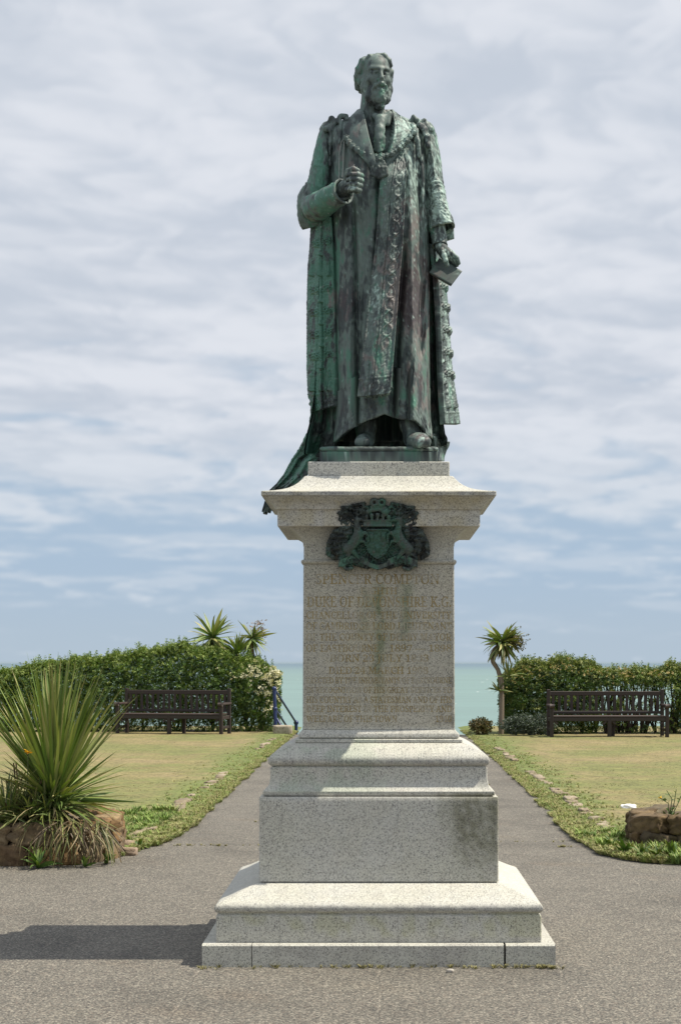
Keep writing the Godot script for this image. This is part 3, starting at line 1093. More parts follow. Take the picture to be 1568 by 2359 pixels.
func limb(keys: Array, seg: int, rows: int, fold: Callable, v: PackedVector3Array, idx: PackedInt32Array, open_end := false) -> void:
	# keys: [px, py, z, radius px, depth ratio]; a sleeve or leg swept through them
	var base := v.size()
	var n := keys.size()
	var pts := PackedVector3Array()
	var rad := PackedFloat32Array()
	var flat := PackedFloat32Array()
	for j in rows:
		var t := j / (rows - 1.0) * (n - 1)
		var i := mini(int(t), n - 2)
		var f := t - i
		var a: Array = keys[maxi(i - 1, 0)]
		var b: Array = keys[i]
		var c: Array = keys[i + 1]
		var d: Array = keys[mini(i + 2, n - 1)]
		var k := PackedFloat32Array()
		for m in 5:
			k.append(cubic_interpolate(b[m], c[m], a[m], d[m], f))
		pts.append(SP(k[0], k[1], k[2]))
		rad.append(k[3] / 411.4)
		flat.append(k[4])
	for j in rows:
		var d := (pts[mini(j + 1, rows - 1)] - pts[maxi(j - 1, 0)]).normalized()
		var side := (Vector3.RIGHT - d * d.x)
		if side.length() < 0.3:
			side = Vector3.UP - d * d.y
		side = side.normalized()
		var front := side.cross(d).normalized()
		if front.z < 0.0 and absf(d.y) > 0.3:
			front = -front
		for i in seg:
			var a := TAU * i / seg
			var r: float = rad[j] * (1.0 + fold.call(j / (rows - 1.0), a))
			v.append(pts[j] + side * (cos(a) * r) + front * (sin(a) * r * flat[j]))
	idx.append_array(grid_index(seg, rows, true, true, base))
	for e in [0, rows - 1]:
		if e and open_end:
			# turn the rim inward so that the opening has depth
			var ring := v.size()
			for i in seg:
				v.append(v[base + e * seg + i].lerp(pts[e], 0.16))
			for i in seg:
				v.append(v[base + e * seg + i].lerp(pts[e], 0.22) + (pts[e - 2] - pts[e]) * 2.0)
			for i in seg:
				var q := (i + 1) % seg
				var a: int = base + e * seg + i
				var b: int = base + e * seg + q
				idx.append_array(PackedInt32Array([a, ring + i, b, b, ring + i, ring + q]))
				idx.append_array(PackedInt32Array([ring + i, ring + seg + i, ring + q, ring + q, ring + seg + i, ring + seg + q]))
			continue
		var mid := v.size()
		v.append(pts[e])
		for i in seg:
			var p: int = base + e * seg + i
			var q: int = base + e * seg + (i + 1) % seg
			idx.append_array(PackedInt32Array([mid, p, q] if e else [mid, q, p]))

func rope(d: float, r: float) -> float:
	# the profile of a cord of radius r at distance d from its line
	return sqrt(maxf(0.0, r * r - d * d))

func frog(a: float, b: float) -> float:
	# a braided knot of cord, about 2 x 1.4 units
	var h := 0.0
	var r := 0.13
	for c in [[-0.62, 0.0, 0.30], [0.62, 0.0, 0.30], [-0.2, 0.26, 0.26], [0.2, -0.26, 0.26], [0.2, 0.26, 0.26], [-0.2, -0.26, 0.26]]:
		h = maxf(h, rope(absf(Vector2(a - c[0], b - c[1]).length() - c[2]), r))
	h = maxf(h, rope(absf(b - 0.62), 0.09) if absf(a) < 0.95 else 0.0)
	h = maxf(h, rope(absf(b + 0.62), 0.09) if absf(a) < 0.95 else 0.0)
	h = maxf(h, rope(Vector2(a, b).length(), 0.2) * 1.3)
	return h

func tassel(a: float, b: float) -> float:
	# a hanging tassel, about 1 x 2 units
	var w := 0.22 + 0.22 * smoothstep(-0.3, 0.9, b)
	var h := 0.0
	if b > -0.3 and b < 0.95:
		h = rope(a, w) * (0.75 + 0.25 * cos(a * 34.0))
	h = maxf(h, rope(Vector2(a, b + 0.42).length(), 0.24))
	h = maxf(h, rope(absf(Vector2(a, b + 0.80).length() - 0.2), 0.09))
	return h

func no_fold(_t: float, _a: float) -> float:
	return 0.0

func no_disp(_u: float, _v: float) -> float:
	return 0.0

func build_statue() -> void:
	var st := thing("bronze_statue", "weathered green bronze statue of a bearded man in mayoral robes holding a book", "statue", Vector3(0, 0, 0))
	gl = smooth_tab([[250, 836], [258, 832], [264, 820], [272, 798], [282, 772], [292, 752], [310, 750], [340, 756], [420, 758], [520, 764], [600, 768], [700, 770], [800, 772], [900, 778], [960, 774], [1000, 769], [1030, 766]], 250, 1030, 160)
	gr = smooth_tab([[250, 904], [258, 906], [266, 920], [275, 944], [284, 968], [294, 982], [310, 984], [340, 981], [420, 983], [520, 988], [600, 990], [700, 990], [800, 990], [900, 990], [960, 992], [1000, 996], [1030, 1000]], 250, 1030, 160)
	gf = smooth_tab([[250, 0.075], [275, 0.11], [300, 0.15], [350, 0.19], [420, 0.215], [520, 0.23], [650, 0.235], [800, 0.25], [950, 0.28], [1030, 0.30]], 250, 1030, 80)
	gb = smooth_tab([[250, 0.08], [300, 0.17], [400, 0.21], [600, 0.22], [800, 0.24], [1030, 0.28]], 250, 1030, 80)
	start_body()
	# plinth of the figure
	var pl := 0.3468 * K
	var v := PackedVector3Array()
	var idx := PackedInt32Array()
	plinth_mesh(st, pl)
	# the gown: a hollow shell, open below
	var nt := 260
	var nv := 230
	for j in nv + 2:
		for i in nt:
			var th := TAU * i / nt
			var sn := sin(th)
			var cs := cos(th)
			var s := signf(sn) * pow(absf(sn), 0.9)
			var t := maxf(0.0, (j - 2) / (nv - 1.0))
			var px := lerpf(880.0, 885.0, t)
			# the hem height depends on where the row starts
			var low := 1016.0
			var guess := 882.0 + 118.0 * s
			if cs > -0.1:
				low = hem_y(guess)
			var py := lerpf(low, 252.0, t)
			var l := look(gl, 250, 1030, py)
			var r := look(gr, 250, 1030, py)
			px = (l + r) * 0.5 + (r - l) * 0.5 * s
			var z := 0.0
			if cs >= 0.0:
				z = look(gf, 250, 1030, py) * pow(cs, 0.8) + gown_fold(px, py) * minf(1.0, cs * 2.5)
				# worked border just above the hem
				var up := low - py
				z += 0.004 * bump(up, 34.0, 1.6) + 0.004 * bump(up, 8.0, 2.0) + (0.0035 * sin(px * 0.55 + 1.5 * sin(up * 0.35)) * smoothstep(8.0, 12.0, up) * smoothstep(34.0, 30.0, up)) * minf(1.0, cs * 2.0)
			else:
				z = -look(gb, 250, 1030, py) * pow(-cs, 0.8) + 0.014 * sin(s * 21.0 + py * 0.004) * minf(1.0, -cs * 2.0)
			var q := SP(px, py, z)
			if j < 2:
				var mid := SP((l + r) * 0.5, py, 0.02)
				q = q.lerp(Vector3(mid.x, q.y, mid.z), 0.055)
				if j == 0:
					q.y += 0.28
			v.append(q)
	idx = grid_index(nt, nv + 2, true, true)
	bronze("gown", v, idx, st)
	build_facing(st)
	build_collar(st)
	build_sleeves(st)
	build_back(st)
	build_body(st)
	build_regalia(st)

func plinth_mesh(st: Node3D, pl: float) -> void:
	# two slabs, the upper one with a worn rounded lip
	var v := PackedVector3Array()
	var idx := PackedInt32Array()
	var prof := [[pl, 2.6355], [pl, 2.6950], [pl - 0.006, 2.6975], [pl - 0.006, 2.7005], [pl + 0.001, 2.7040], [pl + 0.002, 2.7120], [pl - 0.002, 2.7200], [pl - 0.012, 2.7255], [pl - 0.03, 2.7270], [0.0, 2.7270]]
	var n := 60
	var per := 4 * n
	for q in prof:
		for face in 4:
			var turn := Basis(Vector3.UP, face * PI / 2)
			for i in n:
				var w: float = q[0]
				var u := lerpf(-w, w, float(i) / n)
				var p := turn * Vector3(u, q[1], w)
				p.y += 0.0025 * noise_a.get_noise_2d(u * 14.0, face * 7.0) * (1.0 if q[1] > 2.7 else 0.0)
				v.append(p + Vector3(0, 0, -ZC))
	idx = grid_index(per, prof.size(), true, true)
	bronze("statue_plinth", v, idx, st, 0.85)

func build_facing(st: Node3D) -> void:
	# the broad embroidered facing that hangs down the front
	var v := PackedVector3Array()
	var idx := PackedInt32Array()
	var lx := [[352, 899], [372, 891], [420, 877], [500, 870], [580, 863], [640, 855], [720, 847], [800, 838], [860, 831], [912, 825]]
	var rx := [[352, 930], [372, 937], [420, 934], [500, 930], [580, 926], [640, 920], [720, 914], [800, 908], [860, 903], [905, 897]]
	var pos := func(u: float, t: float) -> Vector3:
		var py := lerpf(354.0, lerpf(914.0, 906.0, u), t)
		var x := lerpf(tab(lx, py), tab(rx, py), u)
		var z := lerpf(gown_z(tab(lx, py), py), gown_z(tab(rx, py) - 12.0, py), u)
		z = maxf(z, gown_z(x, py)) - 0.012 + 0.060 * smoothstep(354.0, 410.0, py) + 0.075 * smoothstep(620.0, 905.0, py)
		z += 0.010 * sin(PI * u) + 0.006 * sin(t * 11.0 + u * 2.0)
		return Vector3(x, py, z)
	var disp := func(u: float, t: float) -> float:
		var py := lerpf(354.0, 912.0, t)
		var h := 0.0
		# groove between the two bands, raised edges
		h -= 0.006 * bump(u, 0.42, 0.02)
		h += 0.004 * bump(u, 0.38, 0.02) + 0.004 * bump(u, 0.46, 0.02) + 0.011 * bump(u, 0.985, 0.02) + 0.011 * bump(u, 0.015, 0.02)
		# chain of oval medallions
		var a := (u - 0.71) * 66.0
		var step := 29.5
		var b := fposmod(py - 395.0, step) - step * 0.5
		if py < 800.0:
			h += 0.038 * rope(absf(Vector2(a / 10.0, b / 13.2).length() - 1.0), 0.15)
			h += 0.0022 * rope(Vector2(a / 6.0, b / 8.5).length(), 1.0) * (0.6 + 0.8 * noise_a.get_noise_2d(a * 0.4 + floorf(py / step) * 7.0, b * 0.4))
			var b2 := absf(absf(b) - step * 0.5)
			h += 0.0025 * rope(Vector2(a / 4.0, b2 / 3.0).length(), 1.0)
		# scrolls at the foot
		if py > 868.0:
			h += 0.003 * rope(absf(Vector2(fposmod(u * 3.0, 1.0) - 0.5, (py - 892.0) / 36.0).length() - 0.34), 0.1) * 10.0
			h += 0.004 * bump(py, 872.0, 2.0)
		h += 0.0026 * noise_c.get_noise_2d(u * 9.0, py * 0.16)
		return h
	slab(40, 270, pos, disp, 0.045, v, idx)
	bronze("facing", v, idx, st)

func build_collar(st: Node3D) -> void:
	# the two halves of the broad collar, each from the nape down to the chain
	for side in 2:
		var v := PackedVector3Array()
		var idx := PackedInt32Array()
		var inner: Array
		var outer: Array
		if side == 0:
			inner = [[0, 836, 256], [0.25, 842, 285], [0.5, 849, 315], [0.8, 858, 350], [1, 866, 384]]
			outer = [[0, 826, 260], [0.2, 806, 278], [0.45, 802, 312], [0.7, 818, 346], [1, 862, 386]]
		else:
			inner = [[0, 903, 256], [0.25, 907, 282], [0.5, 905, 315], [0.8, 896, 350], [1, 886, 384]]
			outer = [[0, 909, 258], [0.2, 934, 276], [0.45, 952, 302], [0.7, 934, 336], [1, 890, 386]]
		var pos := func(u: float, t: float) -> Vector3:
			var a := Vector2(tab3(inner, t, 1), tab3(inner, t, 2))
			var b := Vector2(tab3(outer, t, 1), tab3(outer, t, 2))
			var q := a.lerp(b, u)
			var z := look(gf, 250, 1030, q.y) * sqrt(maxf(0.05, 1.0 - pow((q.x - 870.0) / 122.0, 2.0))) + 0.016 + 0.010 * (1.0 - u) + 0.006 * sin(PI * u)
			if t < 0.12:
				z -= (0.12 - t) * 0.9
			return Vector3(q.x, q.y, z)
		var disp := func(u: float, t: float) -> float:
			return 0.004 * bump(u, 0.95, 0.05) + 0.005 * bump(u, 0.08, 0.06) + 0.003 * bump(u, 0.24, 0.02) + 0.0028 * noise_c.get_noise_2d(u * 6.0 + side * 20.0, t * 22.0)
		slab(30, 70, pos, disp, 0.02, v, idx)
		if side == 0:
			for i in range(0, idx.size(), 3):
				var t := idx[i]
				idx[i] = idx[i + 1]
				idx[i + 1] = t
		bronze("collar", v, idx, st)

func tab3(t: Array, x: float, k: int) -> float:
	for i in range(1, t.size()):
		if x <= t[i][0]:
			return lerpf(t[i - 1][k], t[i][k], (x - t[i - 1][0]) / (t[i][0] - t[i - 1][0]))
	return t[t.size() - 1][k]

func knot_ring(t: float, a: float, at: float, wid: float, n: float) -> float:
	# a band of braided knots round a sleeve
	var b := (t - at) / wid
	if absf(b) > 1.0:
		return 0.0
	var u := fposmod(a / TAU * n, 1.0) * 2.4 - 1.2
	return 0.20 * frog(u, b * 0.72)

func build_sleeves(st: Node3D) -> void:
	# his left sleeve, hanging beside the body
	var v := PackedVector3Array()
	var idx := PackedInt32Array()
	var f := func(t: float, a: float) -> float:
		var h := 0.05 * sin(a * 3.0 + t * 6.0) * (0.4 + t) + 0.07 * noise_a.get_noise_2d(a * 1.6, t * 9.0) + 0.03 * noise_c.get_noise_2d(a * 6.0, t * 40.0)
		h += 0.07 * bump(t, 0.555, 0.010) + 0.07 * bump(t, 0.60, 0.010) + 0.05 * bump(t, 0.985, 0.02) + 0.05 * bump(t, 0.67, 0.008)
		h += knot_ring(t, a, 0.80, 0.050, 5.0) + knot_ring(t, a, 0.915, 0.050, 5.0)
		h += 0.16 * tassel(fposmod(a * 1.6, 1.0) * 2.0 - 1.0, (t - 0.42) * 9.0) * (1.0 if t > 0.30 and t < 0.53 else 0.0)
		return h
	limb([[972, 288, 0.0, 13, 1.0], [981, 305, 0.01, 20, 1.3], [993, 360, 0.02, 20, 1.5], [999, 420, 0.03, 21, 1.5], [1005, 458, 0.05, 23, 1.5], [1010, 490, 0.06, 25, 1.45], [1018, 528, 0.07, 29, 1.35]], 96, 150, f, v, idx, true)
	bronze("sleeve", v, idx, st)
	# the flap behind the wrist
	v = PackedVector3Array()
	idx = PackedInt32Array()
	var fl := func(u: float, t: float) -> Vector3:
		return Vector3(lerpf(1008, lerpf(1043, 1040, t), u) + 4.0 * t * u, lerpf(526, lerpf(560, 549, u), t), -0.06 + 0.03 * u)
	slab(14, 14, fl, no_disp, 0.014, v, idx)
	bronze("sleeve_flap", v, idx, st)
	# his right upper sleeve and the bell of the robe at the elbow
	v = PackedVector3Array()
	idx = PackedInt32Array()
	var f2 := func(t: float, a: float) -> float:
		var h := 0.05 * sin(a * 3.0 + t * 5.0) * (0.4 + t) + 0.08 * noise_a.get_noise_2d(a * 1.6 + 30.0, t * 8.0) + 0.03 * noise_c.get_noise_2d(a * 6.0, t * 36.0)
		h += 0.05 * bump(t, 0.47, 0.010) + 0.05 * bump(t, 0.60, 0.010)
		h += 0.10 * frog(fposmod(a * 1.0, 1.0) * 2.4 - 1.2, (t - 0.53) * 13.0)
		h += 0.10 * tassel(fposmod(a * 1.6, 1.0) * 2.0 - 1.0, (t - 0.32) * 8.0) * (1.0 if t > 0.22 and t < 0.44 else 0.0)
		return h
	limb([[760, 288, 0.0, 11, 1.0], [753, 300, 0.01, 16, 1.3], [746, 340, 0.02, 20, 1.5], [740, 385, 0.03, 25, 1.45], [734, 425, 0.04, 27, 1.4], [722, 458, 0.02, 34, 1.2], [722, 492, -0.02, 36, 1.0], [730, 518, -0.04, 33, 0.9]], 96, 130, f2, v, idx, true)
	bronze("sleeve", v, idx, st)
	# his right forearm, raised across the waist
	v = PackedVector3Array()
	idx = PackedInt32Array()
	var f3 := func(t: float, a: float) -> float:
		var h := 0.05 * sin(t * 26.0 + a * 2.0) * (1.0 - t) + 0.05 * noise_a.get_noise_2d(a * 1.5 + 60.0, t * 7.0)
		h += 0.10 * bump(t, 0.985, 0.03) + 0.06 * bump(t, 0.86, 0.015)
		return h
	limb([[722, 468, 0.02, 30, 1.0], [726, 478, 0.10, 32, 1.0], [742, 470, 0.19, 31, 1.0], [764, 456, 0.28, 28, 1.0], [792, 440, 0.36, 26, 1.0]], 72, 80, f3, v, idx, true)
	bronze("forearm_sleeve", v, idx, st)
	# the turned-down cuff below the wrist
	v = PackedVector3Array()
	idx = PackedInt32Array()
	var cuff := func(u: float, t: float) -> Vector3:
		return Vector3(lerpf(782, 806, u), lerpf(lerpf(446, 452, u), lerpf(474, 453, u), t), 0.34 + 0.02 * sin(PI * t))
	slab(14, 12, cuff, no_disp, 0.014, v, idx)
	bronze("cuff", v, idx, st)
	# inner sleeve of his left arm
	v = PackedVector3Array()
	idx = PackedInt32Array()
	var f4 := func(t: float, a: float) -> float:
		return 0.04 * noise_a.get_noise_2d(a * 1.5, t * 8.0) + 0.09 * bump(t, 0.97, 0.03) + 0.05 * bump(t, 0.90, 0.015)
	limb([[1006, 500, 0.06, 18, 1.1], [1008, 532, 0.08, 18, 1.1], [1011, 552, 0.09, 17.5, 1.05], [1012, 566, 0.10, 17, 1.0]], 48, 40, f4, v, idx, true)
	bronze("forearm_sleeve", v, idx, st)
	# long hanging sleeve on his right, with rows of frogs and tassels
	v = PackedVector3Array()
	idx = PackedInt32Array()
	var lx := [[500, 716], [560, 713], [620, 708], [700, 706], [850, 706], [900, 708], [949, 716]]
	var rx := [[500, 764], [600, 768], [700, 770], [800, 773], [880, 772], [933, 769]]
	var pos := func(u: float, t: float) -> Vector3:
		var py := lerpf(500.0, lerpf(950.0, 934.0, u), t)
		var x := lerpf(tab(lx, py), tab(rx, py), u)
		var z := 0.02 + 0.10 * u - 0.03 * pow(1.0 - u, 3.0) * 2.0 + 0.014 * sin(u * 7.0 + py * 0.006) + 0.010 * sin(py * 0.017 + u * 2.0)
		return Vector3(x, py, z)
	var disp := func(u: float, t: float) -> float:
		var py := lerpf(500.0, lerpf(950.0, 934.0, u), t)
		var h := -0.014 * bump(u, 0.56, 0.025) + 0.008 * bump(u, 0.50, 0.03) + 0.008 * bump(u, 0.63, 0.03)
		for r in [560.0, 668.0, 719.0, 770.0, 820.0]:
			if absf(py - r) > 32.0:
				continue
			h += 0.075 * frog((u - 0.28) * 6.0, (py - r) / 13.0) * (1.0 if u < 0.52 else 0.0)
			h += 0.075 * frog((u - 0.77) * 6.5, (py - r + 5.0) / 12.0) * (1.0 if u > 0.60 else 0.0)
			h += 0.06 * tassel((u - 0.545) * 7.0, (py - r - 16.0) / 14.0)
		for q in [0.18, 0.52, 0.82]:
			h += 0.065 * tassel((u - q) * 5.0, (py - 876.0) / 26.0)
			h += 0.055 * tassel((u - q) * 5.5, (py - 615.0) / 22.0)
		h += 0.005 * bump(py, 908.0, 2.0) + 0.004 * bump(u, 0.985, 0.02) + 0.0035 * sin(u * 60.0 + sin(py * 0.4) * 2.0) * smoothstep(910.0, 914.0, py)
		return h + 0.003 * noise_c.get_noise_2d(u * 8.0, py * 0.15)
	slab(60, 320, pos, disp, 0.03, v, idx)
	bronze("hanging_sleeve", v, idx, st)
	# the one on his left, turned almost edge-on
	v = PackedVector3Array()
	idx = PackedInt32Array()
	var lx2 := [[560, 1000], [650, 1009], [700, 1012], [800, 1016], [900, 1019], [976, 1024]]
	var rx2 := [[560, 1014], [650, 1026], [703, 1032], [759, 1036], [812, 1039], [862, 1043], [920, 1052], [976, 1060]]
	var pos2 := func(u: float, t: float) -> Vector3:
		var py := lerpf(560.0, 976.0, t)
		return Vector3(lerpf(tab(lx2, py), tab(rx2, py), u), py, 0.06 - 0.17 * u + 0.008 * sin(py * 0.02))
	var disp2 := func(u: float, t: float) -> float:
		var py := lerpf(560.0, 976.0, t)
		var h := 0.0
		for r in [656.0, 703.0, 756.0, 808.0, 858.0]:
			if absf(py - r) > 32.0:
				continue
			h += 0.062 * frog((u - 0.55) * 3.0, (py - r) / 13.0)
			h += 0.018 * rope(Vector2((u - 0.92) * 4.0, (py - r - 6.0) / 14.0).length(), 0.8)
			h += 0.03 * tassel((u - 0.2) * 4.0, (py - r - 14.0) / 14.0)
		for q in [0.3, 0.75]:
			h += 0.055 * tassel((u - q) * 4.0, (py - 915.0) / 26.0)
		return h + 0.004 * bump(py, 950.0, 2.0) + 0.003 * noise_c.get_noise_2d(u * 8.0, py * 0.15)
	slab(30, 250, pos2, disp2, 0.03, v, idx)
	bronze("hanging_sleeve", v, idx, st)

func build_back(st: Node3D) -> void:
	# the robe behind the figure, seen on both sides of it
	var v := PackedVector3Array()
	var idx := PackedInt32Array()
	var nt := 120
	var nv := 150
	var bl := [[470, 742], [600, 736], [760, 730], [900, 724], [960, 716], [1000, 706], [1040, 700]]
	var br := [[470, 996], [600, 1002], [760, 1007], [880, 1012], [960, 1019], [1000, 1025], [1026, 1030], [1060, 1031]]
	for side in 2:
		for j in nv:
			for i in nt:
				var u := i / (nt - 1.0)
				var th := PI * u
				var py := lerpf(470.0, lerpf(1046.0, 1026.0, u), j / (nv - 1.0))
				var l := tab(bl, py)
				var r := tab(br, py)
				var f := smoothstep(560.0, 1000.0, py)
				var px := (l + r) * 0.5 - (r - l) * 0.5 * cos(th) * (1.0 - 0.02 * side)
				var z := 0.06 - (0.30 + 0.10 * f - 0.02 * side) * pow(sin(th), 0.7) + (0.012 + 0.02 * f) * sin(u * 44.0 + py * 0.004) + 0.004 * noise_a.get_noise_2d(u * 40.0, py * 0.05)
				if py > 1000.0 and u > 0.75:
					px += 3.0 * sin((py - 1000.0) * 0.16)
				v.append(SP(px, py, z))
	var n := nt * nv
	idx = grid_index(nt, nv, false, true)
	idx.append_array(grid_index(nt, nv, false, false, n))
	for i in nt - 1:
		var b := (nv - 1) * nt + i
		idx.append_array(PackedInt32Array([b, b + n, b + 1, b + 1, b + n, b + 1 + n]))
	bronze("robe_back", v, idx, st)
	# the corner of its hem that folds under, right of the plinth
	v = PackedVector3Array()
	idx = PackedInt32Array()
	var curl := func(u: float, t: float) -> Vector3:
		return Vector3(lerpf(lerpf(992, 1010, t), lerpf(1029, 1023, smoothstep(0.3, 0.9, t)), u), lerpf(lerpf(1000, 1018, u), 1062, t), lerpf(0.03, -0.14, u) + 0.05 * sin(u * 7.0) * (1.0 - t))
	slab(26, 30, curl, no_disp, 0.02, v, idx)
	bronze("hem_fold", v, idx, st)
	# the train that trails off the block and over the cornice
	v = PackedVector3Array()
	idx = PackedInt32Array()
	var rows := [[0.0, 717, 925, -0.06, 780, 925, -0.02], [0.14, 711, 986, -0.14, 778, 1000, -0.04], [0.30, 690, 1030, -0.22, 762, 1046, -0.08], [0.44, 671, 1058, -0.26, 722, 1064, -0.12], [0.60, 652, 1094, -0.28, 706, 1096, -0.15], [0.74, 630, 1122, -0.30, 676, 1120, -0.18], [0.85, 618, 1140, -0.32, 640, 1137, -0.22], [1.0, 607, 1184, -0.34, 625, 1170, -0.26]]
	var tr := func(u: float, t: float) -> Vector3:
		var a := Vector3(tab3(rows, t, 1), tab3(rows, t, 2), tab3(rows, t, 3))
		var b := Vector3(tab3(rows, t, 4), tab3(rows, t, 5), tab3(rows, t, 6))
		var q := a.lerp(b, u)
		q.z += 0.035 * sin(u * 8.5 + t * 3.0) * sin(PI * u) + 0.012 * sin(u * 19.0 + t * 5.0)
		q.y += 3.0 * sin(u * 7.0 + t * 4.0) * sin(PI * u)
		return q
	var trd := func(u: float, t: float) -> float:
		var h := 0.005 * bump(u, 0.06, 0.03) + 0.004 * bump(u, 0.14, 0.02) + 0.005 * noise_c.get_noise_2d(u * 9.0, t * 26.0)
		h += 0.03 * tassel((u - 0.62) * 4.0, (t - 0.12) * 11.0) + 0.03 * tassel((u - 0.30) * 4.0, (t - 0.16) * 11.0)
		return h
	slab(60, 150, tr, trd, 0.02, v, idx)
	bronze("train", v, idx, st)

var casts: Array = []
var cast_tasks: Array = []

func start_body() -> void:
	# head with neck, both hands, legs and boots, each meshed in the background
	var h := Field.new()
	h.noise = noise_a
	h.ball(Vector3(0, 0.034, -0.012), Vector3(0.083, 0.096, 0.105), 0.01)
	h.ball(Vector3(0, 0.052, 0.028), Vector3(0.070, 0.078, 0.070), 0.02)
	h.ball(Vector3(0, -0.045, 0.026), Vector3(0.064, 0.095, 0.076), 0.03)
	h.bone(Vector3(-0.046, 0.040, 0.078), Vector3(-0.010, 0.036, 0.096), 0.013, 0.012, 0.016)
	h.bone(Vector3(0.010, 0.036, 0.096), Vector3(0.046, 0.040, 0.078), 0.012, 0.013, 0.016)
	for s in [-1.0, 1.0]:
		h.carve(Vector3(s * 0.026, 0.014, 0.108), Vector3(s * 0.044, 0.014, 0.096), 0.0195, 0.008)
		h.ball(Vector3(s * 0.034, 0.014, 0.078), Vector3(0.015, 0.012, 0.015), 0.003)
		h.bone(Vector3(s * 0.020, 0.022, 0.093), Vector3(s * 0.050, 0.020, 0.080), 0.006, 0.006, 0.004)
		h.bone(Vector3(s * 0.021, 0.002, 0.092), Vector3(s * 0.048, 0.003, 0.080), 0.0045, 0.0045, 0.006)
		h.ball(Vector3(s * 0.047, -0.018, 0.066), Vector3(0.024, 0.022, 0.024), 0.02)
		h.ball(Vector3(s * 0.014, -0.026, 0.108), Vector3(0.010, 0.009, 0.012), 0.006)
		h.chain([Vector3(s * 0.003, -0.046, 0.116), Vector3(s * 0.026, -0.056, 0.104), Vector3(s * 0.044, -0.078, 0.086)], 0.013, 0.009, 0.008, 0.006, 55.0)
		# whiskers down the jaw
		h.chain([Vector3(s * 0.076, 0.000, 0.022), Vector3(s * 0.070, -0.055, 0.034), Vector3(s * 0.050, -0.115, 0.056)], 0.017, 0.026, 0.02, 0.007, 48.0)
		# ear
		h.ball(Vector3(s * 0.088, -0.006, -0.010), Vector3(0.012, 0.032, 0.020), 0.008)
		h.bone(Vector3(s * 0.093, 0.020, -0.012), Vector3(s * 0.091, -0.030, 0.0), 0.006, 0.005, 0.004)
		# hair over the ear
		h.chain([Vector3(s * 0.030, 0.128, -0.01), Vector3(s * 0.074, 0.102, -0.006), Vector3(s * 0.094, 0.052, -0.012), Vector3(s * 0.094, 0.018, -0.034), Vector3(s * 0.080, -0.034, -0.060)], 0.014, 0.020, 0.015, 0.005, 60.0)
	h.bone(Vector3(0, 0.034, 0.098), Vector3(0, -0.018, 0.122), 0.0095, 0.0125, 0.010)
	h.ball(Vector3(0, -0.110, 0.060), Vector3(0.056, 0.060, 0.055), 0.02, 0.010, 46.0)
	h.chain([Vector3(0, -0.085, 0.098), Vector3(0.004, -0.125, 0.098), Vector3(0.006, -0.158, 0.080)], 0.022, 0.026, 0.012, 0.010, 50.0)
	h.carve(Vector3(-0.020, -0.068, 0.116), Vector3(0.020, -0.068, 0.116), 0.0055, 0.004)
	h.bone(Vector3(-0.016, -0.078, 0.106), Vector3(0.016, -0.078, 0.106), 0.007, 0.007, 0.005)
	# hair, parted near the middle and swept to both sides
	h.ball(Vector3(0, 0.040, -0.040), Vector3(0.090, 0.093, 0.092), 0.012, 0.004, 50.0)
	h.chain([Vector3(-0.008, 0.128, 0.030), Vector3(-0.045, 0.118, 0.034), Vector3(-0.074, 0.085, 0.022), Vector3(-0.090, 0.040, 0.0)], 0.010, 0.015, 0.010, 0.004, 70.0)
	h.chain([Vector3(0.004, 0.133, 0.026), Vector3(0.040, 0.132, 0.034), Vector3(0.068, 0.108, 0.034), Vector3(0.080, 0.084, 0.028)], 0.013, 0.014, 0.008, 0.004, 70.0)
	h.chain([Vector3(-0.04, -0.03, -0.095), Vector3(0.0, -0.045, -0.10), Vector3(0.04, -0.03, -0.095)], 0.03, 0.03, 0.02, 0.008, 40.0)
	h.bone(Vector3(-0.004, -0.06, -0.030), Vector3(-0.004, -0.235, -0.030), 0.060, 0.078, 0.03)
	cast(h, 0.0045, Transform3D(Basis(Vector3.UP, deg_to_rad(18.0)) * Basis(Vector3.RIGHT, deg_to_rad(3.0)) * Basis.from_scale(Vector3(0.99, 0.99, 0.99)), SP(863.5, 184.5, 0.045)))
	# his right hand: a fist turned thumb up
	var r := Field.new()
	r.noise = noise_a
	r.bone(Vector3(-0.085, -0.040, -0.055), Vector3(-0.030, -0.012, -0.008), 0.036, 0.034, 0.01)
	r.ball(Vector3(-0.004, 0.0, 0.0), Vector3(0.036, 0.046, 0.034), 0.012)
	for i in 4:
		var y := 0.036 - 0.0235 * i
		var l := 1.0 - 0.06 * absf(i - 1.2)
		r.chain([Vector3(0.020, y, -0.012), Vector3(0.046 * l, y - 0.002, 0.014), Vector3(0.036 * l, y - 0.006, 0.046), Vector3(0.006, y - 0.008, 0.052), Vector3(-0.016, y - 0.006, 0.036)], 0.0128, 0.0105, 0.003)
	r.chain([Vector3(-0.030, 0.018, 0.018), Vector3(-0.020, 0.046, 0.034), Vector3(0.008, 0.058, 0.040), Vector3(0.030, 0.050, 0.036)], 0.0145, 0.0110, 0.004)
	cast(r, 0.0042, Transform3D(Basis(Vector3.BACK, deg_to_rad(-6.0)) * Basis(Vector3.UP, deg_to_rad(-14.0)) * Basis.from_scale(Vector3.ONE * 1.14), SP(812.0, 422.0, 0.40)))
	# his left hand, holding the book: thumb in front, fingers over its far edge
	var q := Field.new()
	q.noise = noise_a
	var at := SP(1024.0, 584.0, 0.13)
	var loc := func(px: float, py: float, z: float) -> Vector3: return SP(px, py, z) - at
	q.bone(loc.call(1012, 556, 0.10), loc.call(1014, 570, 0.11), 0.031, 0.029, 0.01)
	q.bone(loc.call(1014, 570, 0.11), loc.call(1026, 586, 0.10), 0.030, 0.034, 0.015)
	q.bone(loc.call(1020, 574, 0.11), loc.call(1038, 586, 0.095), 0.024, 0.024, 0.012)
